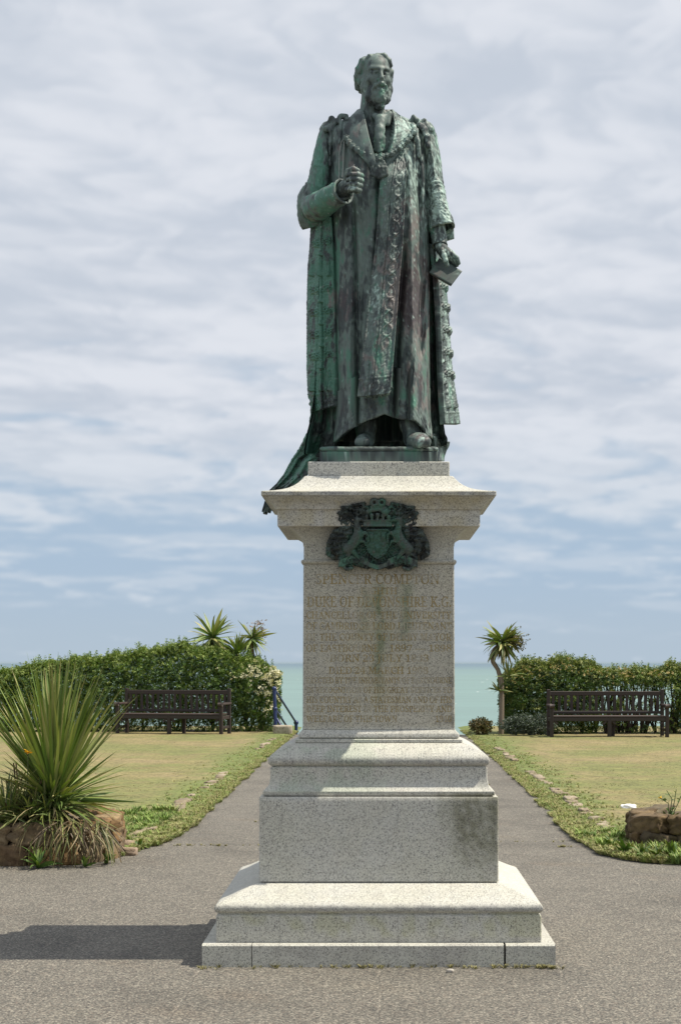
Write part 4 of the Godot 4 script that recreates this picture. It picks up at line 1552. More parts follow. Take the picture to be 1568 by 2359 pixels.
	q.chain([loc.call(1016, 576, 0.135), loc.call(1022, 588, 0.165), loc.call(1026, 600, 0.178), loc.call(1029, 611, 0.172)], 0.0165, 0.0115, 0.006)
	var tips := [[1040, 584, 1052, 594, 1056, 606], [1037, 589, 1049, 600, 1052, 611], [1034, 594, 1045, 605, 1047, 616], [1031, 598, 1040, 609, 1041, 618]]
	for i in 4:
		var tp: Array = tips[i]
		q.chain([loc.call(1026 + 2 * (1 - i), 582 + 2 * i, 0.10), loc.call(tp[0], tp[1], 0.115 - 0.010 * i), loc.call(tp[2], tp[3], 0.125 - 0.016 * i), loc.call(tp[4], tp[5], 0.118 - 0.020 * i)], 0.0138, 0.0105, 0.003)
	cast(q, 0.0042, Transform3D(Basis.IDENTITY, at))
	# legs and boots
	var b := Field.new()
	b.noise = noise_a
	var o := SP(905.0, 990.0, 0.15)
	var lb := func(px: float, py: float, z: float) -> Vector3: return SP(px, py, z) - o
	b.bone(lb.call(930, 800, 0.06), lb.call(944, 975, 0.15), 0.085, 0.058, 0.02)
	b.bone(lb.call(944, 975, 0.15), lb.call(952, 1008, 0.17), 0.058, 0.050, 0.02)
	b.bone(lb.call(948, 1014, 0.15), lb.call(972, 1012, 0.31), 0.044, 0.036, 0.02)
	b.bone(lb.call(960, 1016, 0.24), lb.call(981, 1017, 0.36), 0.036, 0.028, 0.02)
	b.bone(lb.call(950, 1016, 0.26), lb.call(968, 1018, 0.365), 0.034, 0.028, 0.02)
	b.bone(lb.call(948, 1023, 0.20), lb.call(983, 1023, 0.365), 0.017, 0.019, 0.004)
	b.bone(lb.call(942, 1023, 0.22), lb.call(966, 1024, 0.375), 0.017, 0.019, 0.004)
	b.bone(lb.call(936, 996, 0.14), lb.call(962, 998, 0.19), 0.012, 0.012, 0.004)
	cast(b, 0.0085, Transform3D(Basis.IDENTITY, o))
	b = Field.new()
	b.noise = noise_a
	b.bone(lb.call(845, 800, 0.02), lb.call(842, 980, 0.06), 0.085, 0.060, 0.02)
	b.bone(lb.call(842, 980, 0.06), lb.call(842, 1010, 0.07), 0.058, 0.050, 0.02)
	b.bone(lb.call(842, 1014, 0.06), lb.call(834, 1015, 0.22), 0.044, 0.036, 0.02)
	b.bone(lb.call(846, 1017, 0.14), lb.call(828, 1018, 0.26), 0.034, 0.028, 0.02)
	b.bone(lb.call(836, 1017, 0.14), lb.call(842, 1018, 0.265), 0.034, 0.028, 0.02)
	cast(b, 0.0085, Transform3D(Basis.IDENTITY, o))

func cast(f: Field, cell: float, place: Transform3D) -> void:
	var out := [PackedVector3Array(), PackedInt32Array()]
	casts.append(out)
	cast_tasks.append(WorkerThreadPool.add_task(func() -> void:
		var v := PackedVector3Array()
		var idx := PackedInt32Array()
		f.nets(cell, place, v, idx)
		out[0] = v
		out[1] = idx))

func build_body(st: Node3D) -> void:
	for t in cast_tasks:
		WorkerThreadPool.wait_for_task_completion(t)
	for i in casts.size():
		bronze(["head", "hand", "hand", "leg", "leg"][i], casts[i][0], casts[i][1], st)

func build_regalia(st: Node3D) -> void:
	# bows on the shoulders
	for s in 2:
		var v := PackedVector3Array()
		var idx := PackedInt32Array()
		var k := Field.new()
		k.noise = noise_a
		var o := SP(778.0, 278.0, 0.05) if s == 0 else SP(968.0, 284.0, 0.05)
		var c := func(px: float, py: float, z: float) -> Vector3: return SP(px, py, z) - o
		if s == 0:
			k.chain([c.call(758, 284, 0.05), c.call(763, 272, 0.06), c.call(772, 279, 0.07)], 0.016, 0.014, 0.006, 0.006, 40.0)
			k.chain([c.call(777, 280, 0.07), c.call(784, 268, 0.06), c.call(796, 269, 0.05), c.call(799, 278, 0.06)], 0.014, 0.017, 0.006, 0.006, 40.0)
			k.chain([c.call(742, 296, 0.02), c.call(750, 298, 0.08), c.call(757, 290, 0.07)], 0.016, 0.014, 0.008, 0.008, 40.0)
			k.chain([c.call(768, 284, 0.07), c.call(762, 300, 0.085), c.call(760, 330, 0.095), c.call(759, 380, 0.10)], 0.014, 0.007, 0.012, 0.006, 30.0)
			k.chain([c.call(786, 282, 0.075), c.call(783, 300, 0.115), c.call(781, 330, 0.14)], 0.014, 0.006, 0.012, 0.006, 30.0)
		else:
			k.chain([c.call(944, 283, 0.06), c.call(952, 271, 0.06), c.call(961, 278, 0.06)], 0.014, 0.016, 0.006, 0.006, 40.0)
			k.chain([c.call(965, 283, 0.06), c.call(976, 279, 0.05), c.call(985, 286, 0.05)], 0.012, 0.016, 0.006, 0.006, 40.0)
			k.chain([c.call(948, 288, 0.09), c.call(956, 300, 0.12), c.call(962, 325, 0.15), c.call(965, 360, 0.16)], 0.015, 0.012, 0.012, 0.006, 30.0)
			k.chain([c.call(966, 288, 0.09), c.call(977, 300, 0.10), c.call(984, 318, 0.11), c.call(984, 336, 0.12)], 0.019, 0.016, 0.012, 0.008, 34.0)
			k.chain([c.call(978, 290, 0.06), c.call(992, 300, 0.06), c.call(996, 312, 0.05), c.call(990, 326, 0.07)], 0.018, 0.014, 0.012, 0.008, 34.0)
		k.nets(0.006, Transform3D(Basis.IDENTITY, o), v, idx)
		bronze("shoulder_knot", v, idx, st)
	# waistcoat frill and cravat
	var v2 := PackedVector3Array()
	var idx2 := PackedInt32Array()
	var k2 := Field.new()
	k2.noise = noise_a
	var o2 := SP(875.0, 310.0, 0.15)
	var c2 := func(px: float, py: float, z: float) -> Vector3: return SP(px, py, z) - o2
	k2.chain([c2.call(862, 268, 0.105), c2.call(880, 272, 0.125), c2.call(896, 266, 0.105)], 0.020, 0.020, 0.01, 0.004, 40.0)
	k2.chain([c2.call(876, 278, 0.13), c2.call(873, 300, 0.155), c2.call(874, 318, 0.17)], 0.032, 0.026, 0.014, 0.003, 45.0)
	for i in 4:
		k2.chain([c2.call(862, 318 + i * 9, 0.165), c2.call(873, 322 + i * 9, 0.185), c2.call(885, 317 + i * 9, 0.165)], 0.008, 0.008, 0.012, 0.004, 70.0)
	k2.bone(c2.call(897, 262, 0.11), c2.call(893, 286, 0.13), 0.016, 0.013, 0.008)
	k2.nets(0.006, Transform3D(Basis.IDENTITY, o2), v2, idx2)
	bronze("cravat", v2, idx2, st)
	# the chain of office, link by link, and its badge
	var cv := PackedVector3Array()
	var ci := PackedInt32Array()
	var line := [[0.0, 798, 318], [0.14, 808, 333], [0.28, 822, 344], [0.40, 838, 353], [0.50, 853, 357], [0.58, 873, 361], [0.66, 893, 357], [0.74, 908, 348], [0.84, 925, 334], [0.93, 941, 319], [1.0, 953, 303]]
	var links := 21
	for i in links:
		var t := i / (links - 1.0)
		var px := tab3(line, t, 1)
		var py := tab3(line, t, 2)
		var z := look(gf, 250, 1030, py) * sqrt(maxf(0.05, 1.0 - pow((px - 870.0) / 122.0, 2.0))) + 0.040
		rosette(SP(px, py, z), 0.0195 if i % 2 == 0 else 0.0135, cv, ci)
		if i < links - 1:
			var t2 := (i + 1.0) / (links - 1.0)
			var p2 := SP(tab3(line, t2, 1), tab3(line, t2, 2), z)
			tube(PackedVector3Array([SP(px, py, z - 0.004), p2]), even(0.006, 2), 6, cv, ci)
	bronze("chain_of_office", cv, ci, st, 1.0)
	cv = PackedVector3Array()
	ci = PackedInt32Array()
	var bz := look(gf, 250, 1030, 392.0) + 0.062
	for q in [[873, 368, 0.020], [866, 374, 0.011], [880, 374, 0.011], [873, 380, 0.014]]:
		rosette(SP(q[0], q[1], bz), q[2], cv, ci)
	var bd := Field.new()
	bd.noise = noise_a
	var bo := SP(873.0, 394.0, bz)
	bd.ball(Vector3(0, 0, 0), Vector3(0.036, 0.040, 0.018), 0.006, 0.008, 60.0)
	bd.chain([Vector3(-0.036, 0.02, 0.004), Vector3(-0.042, -0.02, 0.004), Vector3(0.0, -0.036, 0.008), Vector3(0.042, -0.02, 0.004), Vector3(0.036, 0.02, 0.004)], 0.009, 0.009, 0.004, 0.004, 70.0)
	bd.bone(Vector3(-0.030, 0.036, 0.0), Vector3(0.030, 0.036, 0.0), 0.010, 0.010, 0.004)
	for x in [-0.024, 0.0, 0.024]:
		bd.ball(Vector3(x, 0.050, 0.0), Vector3(0.009, 0.010, 0.009), 0.004)
	bd.nets(0.005, Transform3D(Basis.IDENTITY, bo), cv, ci)
	bronze("badge", cv, ci, st, 0.6)
	# the book
	var bk := Node3D.new()
	bk.name = "book"
	st.add_child(bk, true)
	var cs := [Vector3(988, 627, 0.135), Vector3(1039, 656, 0.165), Vector3(1063.5, 624, 0.125), Vector3(1011, 594, 0.10)]
	for part in 3:
		v2 = PackedVector3Array()
		idx2 = PackedInt32Array()
		var back: float = [0.0, 0.007, 0.030][part]
		var inset: float = [0.0, 0.035, 0.0][part]
		var thick: float = [0.007, 0.023, 0.007][part]
		var pg := func(u: float, t: float) -> Vector3:
			var uu := lerpf(inset, 1.0 - inset, u)
			var tt := lerpf(inset, 1.0 - inset, t)
			var a: Vector3 = (cs[3] as Vector3).lerp(cs[2], uu)
			var b: Vector3 = (cs[0] as Vector3).lerp(cs[1], uu)
			var w := a.lerp(b, tt)
			w.z -= back
			return w
		slab(14, 12, pg, no_disp, thick, v2, idx2)
		bronze(["cover", "pages", "cover"][part], v2, idx2, bk, [0.5, 0.8, 0.5][part])
	var thread := std(lin(0.34, 0.36, 0.33), 0.9)
	# pale threads of old bird lime and cobweb on the chest and forearm
	for w in [[[806, 296, 800, 312, 786, 326, 782, 350, 781, 380, 780, 412]], [[801, 312, 793, 322, 791, 350, 790, 385, 788, 408]], [[754, 434, 744, 446, 747, 462, 752, 478, 757, 493]], [[815, 396, 813, 386, 816, 378]], [[820, 398, 822, 391, 821, 384]]]:
		var a: Array = w[0]
		var pts := PackedVector3Array()
		for i in range(0, a.size(), 2):
			var x: float = a[i]
			var y: float = a[i + 1]
			var z := gown_z(x, y) + 0.012
			if x < 762.0:
				z = lerpf(0.16, 0.33, (x - 740.0) / 40.0) + 0.055 - 0.03 * absf(y - 466.0) / 26.0
			if x > 812.0:
				z = 0.40
			pts.append(SP(x, y, z))
		put("pale_thread", tube_mesh(pts, even(0.0022, pts.size()), 6), thread, st)

func rosette(c: Vector3, r: float, v: PackedVector3Array, idx: PackedInt32Array) -> void:
	# a small round boss with petals
	var base := v.size()
	var rings := [[1.0, -0.25], [1.0, 0.05], [0.82, 0.32], [0.62, 0.22], [0.42, 0.46], [0.0, 0.58]]
	var seg := 16
	for q in rings:
		for i in seg:
			var a := TAU * i / seg
			var k: float = r * q[0] * (1.0 + (0.14 if i % 2 == 0 else -0.10) * (1.0 if q[0] > 0.7 else 0.0))
			v.append(c + Vector3(cos(a) * k, sin(a) * k, q[1] * r))
	idx.append_array(grid_index(seg, rings.size(), true, true, base))

# ---------------------------------------------------------------- coat of arms
func relief(called: String, parent: Node, x0: float, x1: float, y0: float, y1: float, shape: Callable, depth: float, tone: float) -> void:
	# a cast relief: shape(px, py) is its height in metres, below zero where there is none
	var cell := 1.6
	var nu := int((x1 - x0) / cell) + 1
	var nv := int((y1 - y0) / cell) + 1
	var hh := PackedFloat32Array()
	for j in nv:
		for i in nu:
			hh.append(shape.call(x0 + i * cell, y0 + j * cell))
	var v := PackedVector3Array()
	var idx := PackedInt32Array()
	var top := PackedInt32Array()
	top.resize(nu * nv)
	top.fill(-1)
	var used := {}
	for j in nv - 1:
		for i in nu - 1:
			var a := j * nu + i
			if hh[a] > 0.0 and hh[a + 1] > 0.0 and hh[a + nu] > 0.0 and hh[a + nu + 1] > 0.0:
				for q in [a, a + 1, a + nu, a + nu + 1]:
					used[q] = true
	var keys := used.keys()
	for q in keys:
		var px: float = x0 + (q % nu) * cell
		var py: float = y0 + int(q / nu) * cell
		var f := (py - 1148.0) / 170.0
		var plane := lerpf(0.563, 0.428, f)
		top[q] = v.size()
		v.append(SP(px, py, plane + hh[q]))
	var nt := v.size()
	for q in keys:
		var px: float = x0 + (q % nu) * cell
		var py: float = y0 + int(q / nu) * cell
		var f := (py - 1148.0) / 170.0
		v.append(SP(px, py, lerpf(0.563, 0.428, f) + depth))
	var solid := func(i: int, j: int) -> bool:
		if i < 0 or j < 0 or i >= nu - 1 or j >= nv - 1:
			return false
		var a := j * nu + i
		return hh[a] > 0.0 and hh[a + 1] > 0.0 and hh[a + nu] > 0.0 and hh[a + nu + 1] > 0.0
	for j in nv - 1:
		for i in nu - 1:
			if not solid.call(i, j):
				continue
			var a := top[j * nu + i]
			var b := top[j * nu + i + 1]
			var c := top[(j + 1) * nu + i]
			var d := top[(j + 1) * nu + i + 1]
			idx.append_array(PackedInt32Array([a, b, c, b, d, c]))
			idx.append_array(PackedInt32Array([a + nt, c + nt, b + nt, b + nt, c + nt, d + nt]))
			if not solid.call(i, j - 1):
				idx.append_array(PackedInt32Array([a, a + nt, b, b, a + nt, b + nt]))
			if not solid.call(i, j + 1):
				idx.append_array(PackedInt32Array([c, d, c + nt, d, d + nt, c + nt]))
			if not solid.call(i - 1, j):
				idx.append_array(PackedInt32Array([a, c, a + nt, c, c + nt, a + nt]))
			if not solid.call(i + 1, j):
				idx.append_array(PackedInt32Array([b, b + nt, d, d, b + nt, d + nt]))
	bronze(called, v, idx, parent, tone)

func stroke(px: float, py: float, pts: Array, r0: float, r1: float, lift: float) -> float:
	# a modelled limb or branch on the relief: height of a rounded stroke through pts
	var best := -1.0
	var n := pts.size() / 2 - 1
	for i in n:
		var a := Vector2(pts[i * 2], pts[i * 2 + 1])
		var b := Vector2(pts[i * 2 + 2], pts[i * 2 + 3])
		var ab := b - a
		var t := clampf((Vector2(px, py) - a).dot(ab) / ab.length_squared(), 0.0, 1.0)
		var r := lerpf(r0, r1, (i + t) / n)
		var d := Vector2(px, py).distance_to(a + ab * t)
		if d < r:
			best = maxf(best, lift + sqrt(r * r - d * d) / 411.4)
	return best

func build_arms_relief() -> void:
	var t := thing("coat_of_arms", "dark bronze coat of arms with shield and two stags fixed below the cornice", "coat of arms")
	var dk := -0.05
	# mantling: a ragged wreath of leaves behind everything
	var mant := func(px: float, py: float) -> float:
		var h := -1.0
		for s in [-1.0, 1.0]:
			var x: float = 870.0 + s * (px - 870.0)
			h = maxf(h, stroke(x, py, [800, 1215, 772, 1226, 758, 1250, 756, 1276, 768, 1284], 9, 6, 0.006))
			h = maxf(h, stroke(x, py, [806, 1226, 784, 1236, 772, 1256, 776, 1274], 8, 5, 0.012))
			h = maxf(h, stroke(x, py, [770, 1240, 782, 1262, 800, 1276], 8, 7, 0.004))
			h = maxf(h, stroke(x, py, [846, 1182, 826, 1176, 806, 1170, 788, 1168], 8, 5, 0.010))
			h = maxf(h, stroke(x, py, [840, 1196, 815, 1190, 795, 1180, 780, 1182], 9, 5, 0.006))
			h = maxf(h, stroke(x, py, [836, 1206, 810, 1204, 792, 1196, 784, 1206], 9, 6, 0.004))
			h = maxf(h, stroke(x, py, [838, 1176, 826, 1184, 814, 1182], 4, 3, 0.022))
			h = maxf(h, stroke(x, py, [850, 1172, 838, 1166, 828, 1174, 836, 1182], 4, 3, 0.024))
			h = maxf(h, stroke(x, py, [800, 1272, 786, 1286, 790, 1300, 806, 1302], 10, 7, 0.006))
			h = maxf(h, stroke(x, py, [806, 1284, 822, 1296, 846, 1304], 10, 8, 0.0))
		if Vector2((px - 870.0) / 108.0, (py - 1254.0) / 50.0).length() < 1.0 or Vector2((px - 870.0) / 92.0, (py - 1196.0) / 32.0).length() < 1.0 or Vector2((px - 870.0) / 80.0, (py - 1222.0) / 62.0).length() < 1.0:
			h = maxf(h, 0.014)
		for s in [-1.0, 1.0]:
			var x2: float = 870.0 + s * (px - 870.0)
			h = maxf(h, stroke(x2, py, [838, 1160, 812, 1164, 790, 1172, 782, 1186], 5, 4, 0.012))
			h = maxf(h, stroke(x2, py, [830, 1206, 806, 1212, 786, 1206], 6, 4, 0.014))
			h = maxf(h, stroke(x2, py, [764, 1234, 788, 1222, 806, 1236], 6, 5, 0.012))
		if h > 0.0:
			h += 0.013 * noise_a.get_noise_2d(px * 0.16, py * 0.16) + 0.004 * sin(Vector2(px - 870.0, py - 1240.0).angle() * 46.0)
			h = maxf(h, 0.001)
		return h
	relief("mantling", t, 742, 998, 1150, 1322, mant, dk, 0.50)
	var shield := func(px: float, py: float) -> float:
		var x := absf(px - 869.0)
		var w := tab([[1218, 26], [1224, 29], [1240, 28], [1262, 27], [1274, 22], [1283, 12], [1288, 2]], py)
		if py < 1218 or py > 1288 or x > w:
			return -1.0
		var edge := minf(w - x, minf(py - 1218.0, (1289.0 - py) * 0.8))
		var h := 0.024 + 0.010 * (1.0 - pow(x / 36.0, 2.0)) + (0.008 if edge < 3.5 else 0.0)
		# the three stag heads of the field
		for c in [[855, 1236], [883, 1236], [869, 1264]]:
			h += 0.011 * rope(Vector2((px - c[0]) / 6.0, (py - c[1]) / 8.0).length(), 1.0)
			h += 0.005 * rope(absf(absf(px - c[0]) - 4.0 - (c[1] - 6.0 - py) * 0.4), 1.2) * (1.0 if py < c[1] - 5.0 and py > c[1] - 13.0 else 0.0)
		return h + 0.007 * noise_c.get_noise_2d(px * 0.13, py * 0.13)
	relief("shield", t, 830, 908, 1210, 1296, shield, dk, 0.55)
	for s in [-1.0, 1.0]:
		# a stag rearing at each side of the shield
		var stag := func(px: float, py: float) -> float:
			var x: float = 870.0 + s * (870.0 - px)
			var h := -1.0
			h = maxf(h, stroke(x, py, [800, 1264, 816, 1248, 826, 1230], 13, 14, 0.018))
			h = maxf(h, stroke(x, py, [824, 1228, 822, 1210, 820, 1198], 10, 7, 0.024))
			h = maxf(h, stroke(x, py, [820, 1197, 830, 1196, 840, 1199], 7, 4, 0.028))
			h = maxf(h, stroke(x, py, [828, 1238, 840, 1226, 848, 1232, 848, 1250], 6, 3.2, 0.030))
			h = maxf(h, stroke(x, py, [826, 1246, 838, 1246, 842, 1256], 5.5, 3.0, 0.030))
			h = maxf(h, stroke(x, py, [800, 1264, 802, 1280, 794, 1294], 9, 3.6, 0.018))
			h = maxf(h, stroke(x, py, [808, 1264, 820, 1278, 828, 1292], 9, 3.4, 0.018))
			h = maxf(h, stroke(x, py, [798, 1256, 790, 1250, 786, 1258], 4, 2.5, 0.016))
			h = maxf(h, stroke(x, py, [816, 1192, 808, 1182, 806, 1168], 3.0, 2.0, 0.026))
			h = maxf(h, stroke(x, py, [822, 1190, 822, 1178, 828, 1166], 3.0, 2.0, 0.026))
			h = maxf(h, stroke(x, py, [808, 1182, 800, 1178, 796, 1170], 2.4, 1.8, 0.024))
			h = maxf(h, stroke(x, py, [807, 1175, 812, 1166], 2.2, 1.6, 0.024))
			h = maxf(h, stroke(x, py, [822, 1180, 816, 1172], 2.2, 1.6, 0.024))
			return h + 0.006 * noise_c.get_noise_2d(px * 0.16, py * 0.16) if h > 0.0 else h
		relief("stag", t, 752, 988, 1160, 1300, stag, dk, 0.55)
	var crown := func(px: float, py: float) -> float:
		var h := -1.0
		if absf(px - 869.0) < 34.0 and py > 1196.0 and py < 1214.0:
			h = 0.030 + 0.006 * cos((px - 869.0) / 34.0 * 1.4) + (0.004 if py < 1200.0 or py > 1209.0 else 0.0)
		for c in [[843, 1190, 6], [856, 1187, 6], [869, 1186, 6.5], [882, 1187, 6], [895, 1190, 6]]:
			h = maxf(h, stroke(px, py, [c[0], c[1], c[0] + 0.1, c[1] + 8], c[2], 4.0, 0.028))
		h = maxf(h, stroke(px, py, [846, 1178, 858, 1174, 870, 1173, 890, 1176], 6, 6, 0.022))
		h = maxf(h, stroke(px, py, [886, 1180, 887, 1180], 9, 9, 0.030))
		# the knotted snake of the crest
		h = maxf(h, stroke(px, py, [869, 1160, 862, 1164, 855, 1160, 856, 1152, 864, 1150, 870, 1157, 877, 1164, 884, 1162, 886, 1154, 879, 1150, 872, 1154], 4.2, 4.2, 0.030))
		h = maxf(h, stroke(px, py, [854, 1168, 870, 1167, 886, 1169, 898, 1175, 896, 1180], 4.0, 3.0, 0.026))
		return h
	relief("coronet", t, 826, 912, 1144, 1218, crown, dk, 0.62)
	var scroll := func(px: float, py: float) -> float:
		var x := absf(px - 870.0)
		if x > 92.0:
			return -1.0
		var mid := 1296.0 + 8.0 * sin((x - 20.0) / 72.0 * PI * 1.1) * -1.0 + (4.0 if x < 22.0 else 0.0)
		var w := 10.0 if x > 20.0 else 7.0
		if absf(py - mid) > w:
			return stroke(px, py, [870.0 + signf(px - 870.0) * 84.0, 1300, 870.0 + signf(px - 870.0) * 72.0, 1311, 870.0 + signf(px - 870.0) * 60.0, 1308], 5, 5, 0.018)
		return 0.026 - 0.010 * smoothstep(18.0, 24.0, x) * (1.0 - smoothstep(24.0, 34.0, x)) + 0.006 * sin(x * 0.10) + (0.004 if absf(absf(py - mid) - w) < 2.0 else 0.0)
	relief("motto_scroll", t, 774, 966, 1276, 1322, scroll, dk, 0.85)
	# the motto, worn: one word on each side
	var font := SystemFont.new()
	font.font_names = PackedStringArray(["Droid Serif"])
	for s in [[-1.0, "CAVENDO"], [1.0, "TUTUS"]]:
		var tm := TextMesh.new()
		tm.font = font
		tm.text = s[1]
		tm.font_size = 32
		tm.pixel_size = 0.001
		tm.depth = 0.006
		tm.curve_step = 4.0
		var o := put("motto_word", tm, M.bronze_dark, t)
		o.position = SP(870.0 + s[0] * 54.0, 1291.0, 0.480)
		o.scale = Vector3(0.85, 0.85, 1)
		o.rotation.z = -0.10 * s[0]

# ---------------------------------------------------------------- lawns
const EDGE_L := [[-43.6, 1.84], [-30.0, 1.84], [-22.0, 1.80], [-17.0, 1.78], [-16.0, 1.82], [-15.3, 1.90], [-14.7, 2.00], [-14.2, 2.16], [-13.95, 2.40], [-13.75, 2.9]]
const EDGE_R := [[-43.6, 1.90], [-30.0, 1.88], [-22.0, 1.84], [-18.0, 1.76], [-15.8, 1.75], [-14.8, 1.80], [-14.2, 1.92], [-13.95, 2.12], [-13.8, 2.36], [-13.7, 2.9]]

func edge_x(side: float, z: float) -> float:
	return tab(EDGE_L if side < 0 else EDGE_R, z) + 0.05 * noise_a.get_noise_2d(z * 2.1, side * 9.0)

func lawn_tone(x: float, z: float, d: float) -> Color:
	# d: metres from the edge of the path
	var n1 := noise_a.get_noise_2d(x * 0.35 + 3.0, z * 0.28)
	var n2 := noise_b.get_noise_2d(x * 1.6, z * 1.3 + 8.0)
	var n3 := noise_c.get_noise_2d(x * 6.0, z * 4.0)
	var c := Color(0.235, 0.198, 0.084).lerp(Color(0.178, 0.182, 0.060), smoothstep(-0.3, 0.4, n1 + 0.6 * n2 + 0.5 * n3))
	c = c.lerp(Color(0.270, 0.212, 0.108), smoothstep(0.05, 0.55, -n1 + 0.5 * n2) * 0.8)
	# watered by run-off, the verge stays green
	var verge := smoothstep(0.95, 0.25, d + 0.35 * n2)
	if z > -18.5:
		verge = maxf(verge, 0.75 * smoothstep(-18.5, -15.5, z + 0.9 * n1 + 0.5 * n2))
	c = c.lerp(Color(0.125, 0.170, 0.036), verge * 0.85)
	var k := 1.0 + 0.22 * n3
	return Color(c.r * k, c.g * k, c.b * k)

func build_lawns() -> void:
	for side in [-1.0, 1.0]:
		var v := PackedVector3Array()
		var c := PackedColorArray()
		var nu := 60
		var nv := 150
		for j in nv:
			var t := j / (nv - 1.0)
			var z := -13.72 - 29.9 * pow(t, 1.6)
			var e := edge_x(side, z)
			for i in nu:
				var u := i / (nu - 1.0)
				var d := 32.0 * pow(u, 2.4)
				var x: float = side * (e + d)
				var y := 0.004 + 0.028 * smoothstep(0.0, 0.18, d) + 0.012 * noise_b.get_noise_2d(x * 1.4, z * 1.1) * smoothstep(0.0, 0.3, d)
				v.append(Vector3(x, y, z))
				c.append(lawn_tone(x, z, d))
		structure(put("lawn", mesh_of(v, grid_index(nu, nv, false, side < 0), c), M.lawn), "dry lawn with a greener verge beside the path")
	# blades
	var tuft := tuft_mesh(10, 0.5)
	var where: Array = []
	var cols := PackedColorArray()
	for i in 70000:
		var side := -1.0 if rng.randf() < 0.5 else 1.0
		var f := rng.randf()
		var z := -13.9 * pow(41.0 / 13.9, f)
		var e := edge_x(side, z)
		var reach := (700.0 if side > 0 else 876.0) / FOC * -z * 1.04 - e
		if reach < 0.1:
			continue
		var d := rng.randf() * reach
		var strip := i % 2 == 0
		if strip:
			d = absf(rng.randfn(0.06, 0.16)) if side > 0 else absf(rng.randfn(0.08, 0.17))
			if noise_b.get_noise_2d(z * 0.9, d * 4.0 + side * 7.0) < rng.randf_range(-0.35, 0.05):
				continue
		var x: float = side * (e + d - (0.04 if strip else 0.0))
		if in_bed(x, z):
			continue
		var c := lawn_tone(x, z, d)
		var green := smoothstep(0.9, 0.2, d) if z < -17.0 else smoothstep(2.5, 0.3, d)
		if not strip and rng.randf() > 0.45 + green:
			continue
		var h := rng.randf_range(0.006, 0.013)
		if strip or rng.randf() < green * 0.5:
			h = rng.randf_range(0.012, 0.038) * (1.25 if z > -17.5 else 1.0)
			c = c.lerp([Color(0.20, 0.27, 0.06), Color(0.29, 0.31, 0.09), Color(0.38, 0.33, 0.15), Color(0.33, 0.29, 0.14)][rng.randi() % 4], 0.75)
		var k := rng.randf_range(0.75, 1.25)
		var b := Basis(Vector3.UP, rng.randf() * TAU) * Basis.from_scale(Vector3(h * 1.5, h, h * 1.5))
		where.append(Transform3D(b, Vector3(x, 0.008 if strip else 0.026, z)))
		cols.append(Color(c.r * k, c.g * k, c.b * k))
	# taller bright grass beside the left bed and below the right one
	for i in 6500:
		var side := -1.0 if i % 2 == 0 else 1.0
		var x := 0.0
		var z := 0.0
		if side < 0:
			z = rng.randf_range(-18.5, -15.0)
			x = -rng.randf_range(2.0, 3.2) - 0.05
		else:
			z = rng.randf_range(-16.2, -13.75)
			x = rng.randf_range(edge_x(1.0, z), 4.2)
		if in_bed(x, z) or absf(x) < edge_x(side, z):
			continue
		var h := rng.randf_range(0.04, 0.10) * (0.45 + 0.65 * smoothstep(-0.3, 0.4, noise_b.get_noise_2d(x * 2.0, z * 2.0)))
		var c: Color = [Color(0.16, 0.25, 0.045), Color(0.23, 0.31, 0.065), Color(0.31, 0.33, 0.12), Color(0.12, 0.20, 0.045)][rng.randi() % 4]
		var k := rng.randf_range(0.75, 1.2)
		where.append(Transform3D(Basis(Vector3.UP, rng.randf() * TAU) * Basis.from_scale(Vector3(h * 1.2, h, h * 1.2)), Vector3(x, 0.01, z)))
		cols.append(Color(c.r * k, c.g * k, c.b * k))
	tag(multi("grass", tuft, M.grass, where, cols), "short grass, straw-coloured on the lawns and green along the path", "grass")
	# moss and grass in the joints of the tarmac
	where = []
	cols = PackedColorArray()
	for q in [[-1.75, -1.25, -15.30, 22], [-1.2, -0.6, -15.32, 6], [0.9, 1.8, -15.62, 12], [1.50, 1.62, -15.2, 14], [1.16, 1.40, -22.9, 40], [1.15, 1.36, -20.9, 60], [-1.2, -1.0, -17.6, 8], [-0.92, 0.92, -9.185, 70], [0.80, 0.93, -9.17, 22], [-0.93, -0.80, -9.18, 8], [-1.3, -0.9, -21.5, 8]]:
		for i in int(q[3]):
			var x := rng.randf_range(q[0], q[1])
			var z: float = q[2] + 0.05 * noise_a.get_noise_2d(x * 3.0, q[2]) + rng.randfn(0.0, 0.018)
			var h := rng.randf_range(0.008, 0.022)
			where.append(Transform3D(Basis(Vector3.UP, rng.randf() * TAU) * Basis.from_scale(Vector3(h * 2.2, h, h * 2.2)), Vector3(x, 0.001, z)))
			var k := rng.randf_range(0.7, 1.2)
			cols.append(Color(0.22 * k, 0.20 * k, 0.075 * k))
	tag(multi("moss", tuft, M.grass, where, cols), "thin moss and grass growing in joints of the tarmac path", "moss")

func tuft_mesh(n: int, lean: float) -> ArrayMesh:
	# a unit tuft of grass: n blades one metre tall before scaling
	var s := Soup.new()
	for i in n:
		var a := TAU * i / n + 0.7 * sin(i * 2.3)
		var out := Vector3(cos(a), 0, sin(a))
		var side := Vector3(-out.z, 0, out.x) * 0.055
		var foot := out * 0.22 * (0.3 + 0.7 * fposmod(i * 0.37, 1.0))
		var l := lean * (0.5 + fposmod(i * 0.61, 1.0))
		var mid := foot + out * l * 0.45 + Vector3.UP * 0.6
		var tip := foot + out * l * 1.2 + Vector3.UP * (0.8 + 0.3 * fposmod(i * 0.43, 1.0))
		var k := 0.85 + 0.3 * fposmod(i * 0.77, 1.0)
		var c := Color(k, k, k)
		s.quad(foot - side, mid - side * 0.8, mid + side * 0.8, foot + side, c)
		s.tri(mid - side * 0.8, tip, mid + side * 0.8, c)
	return s.mesh()

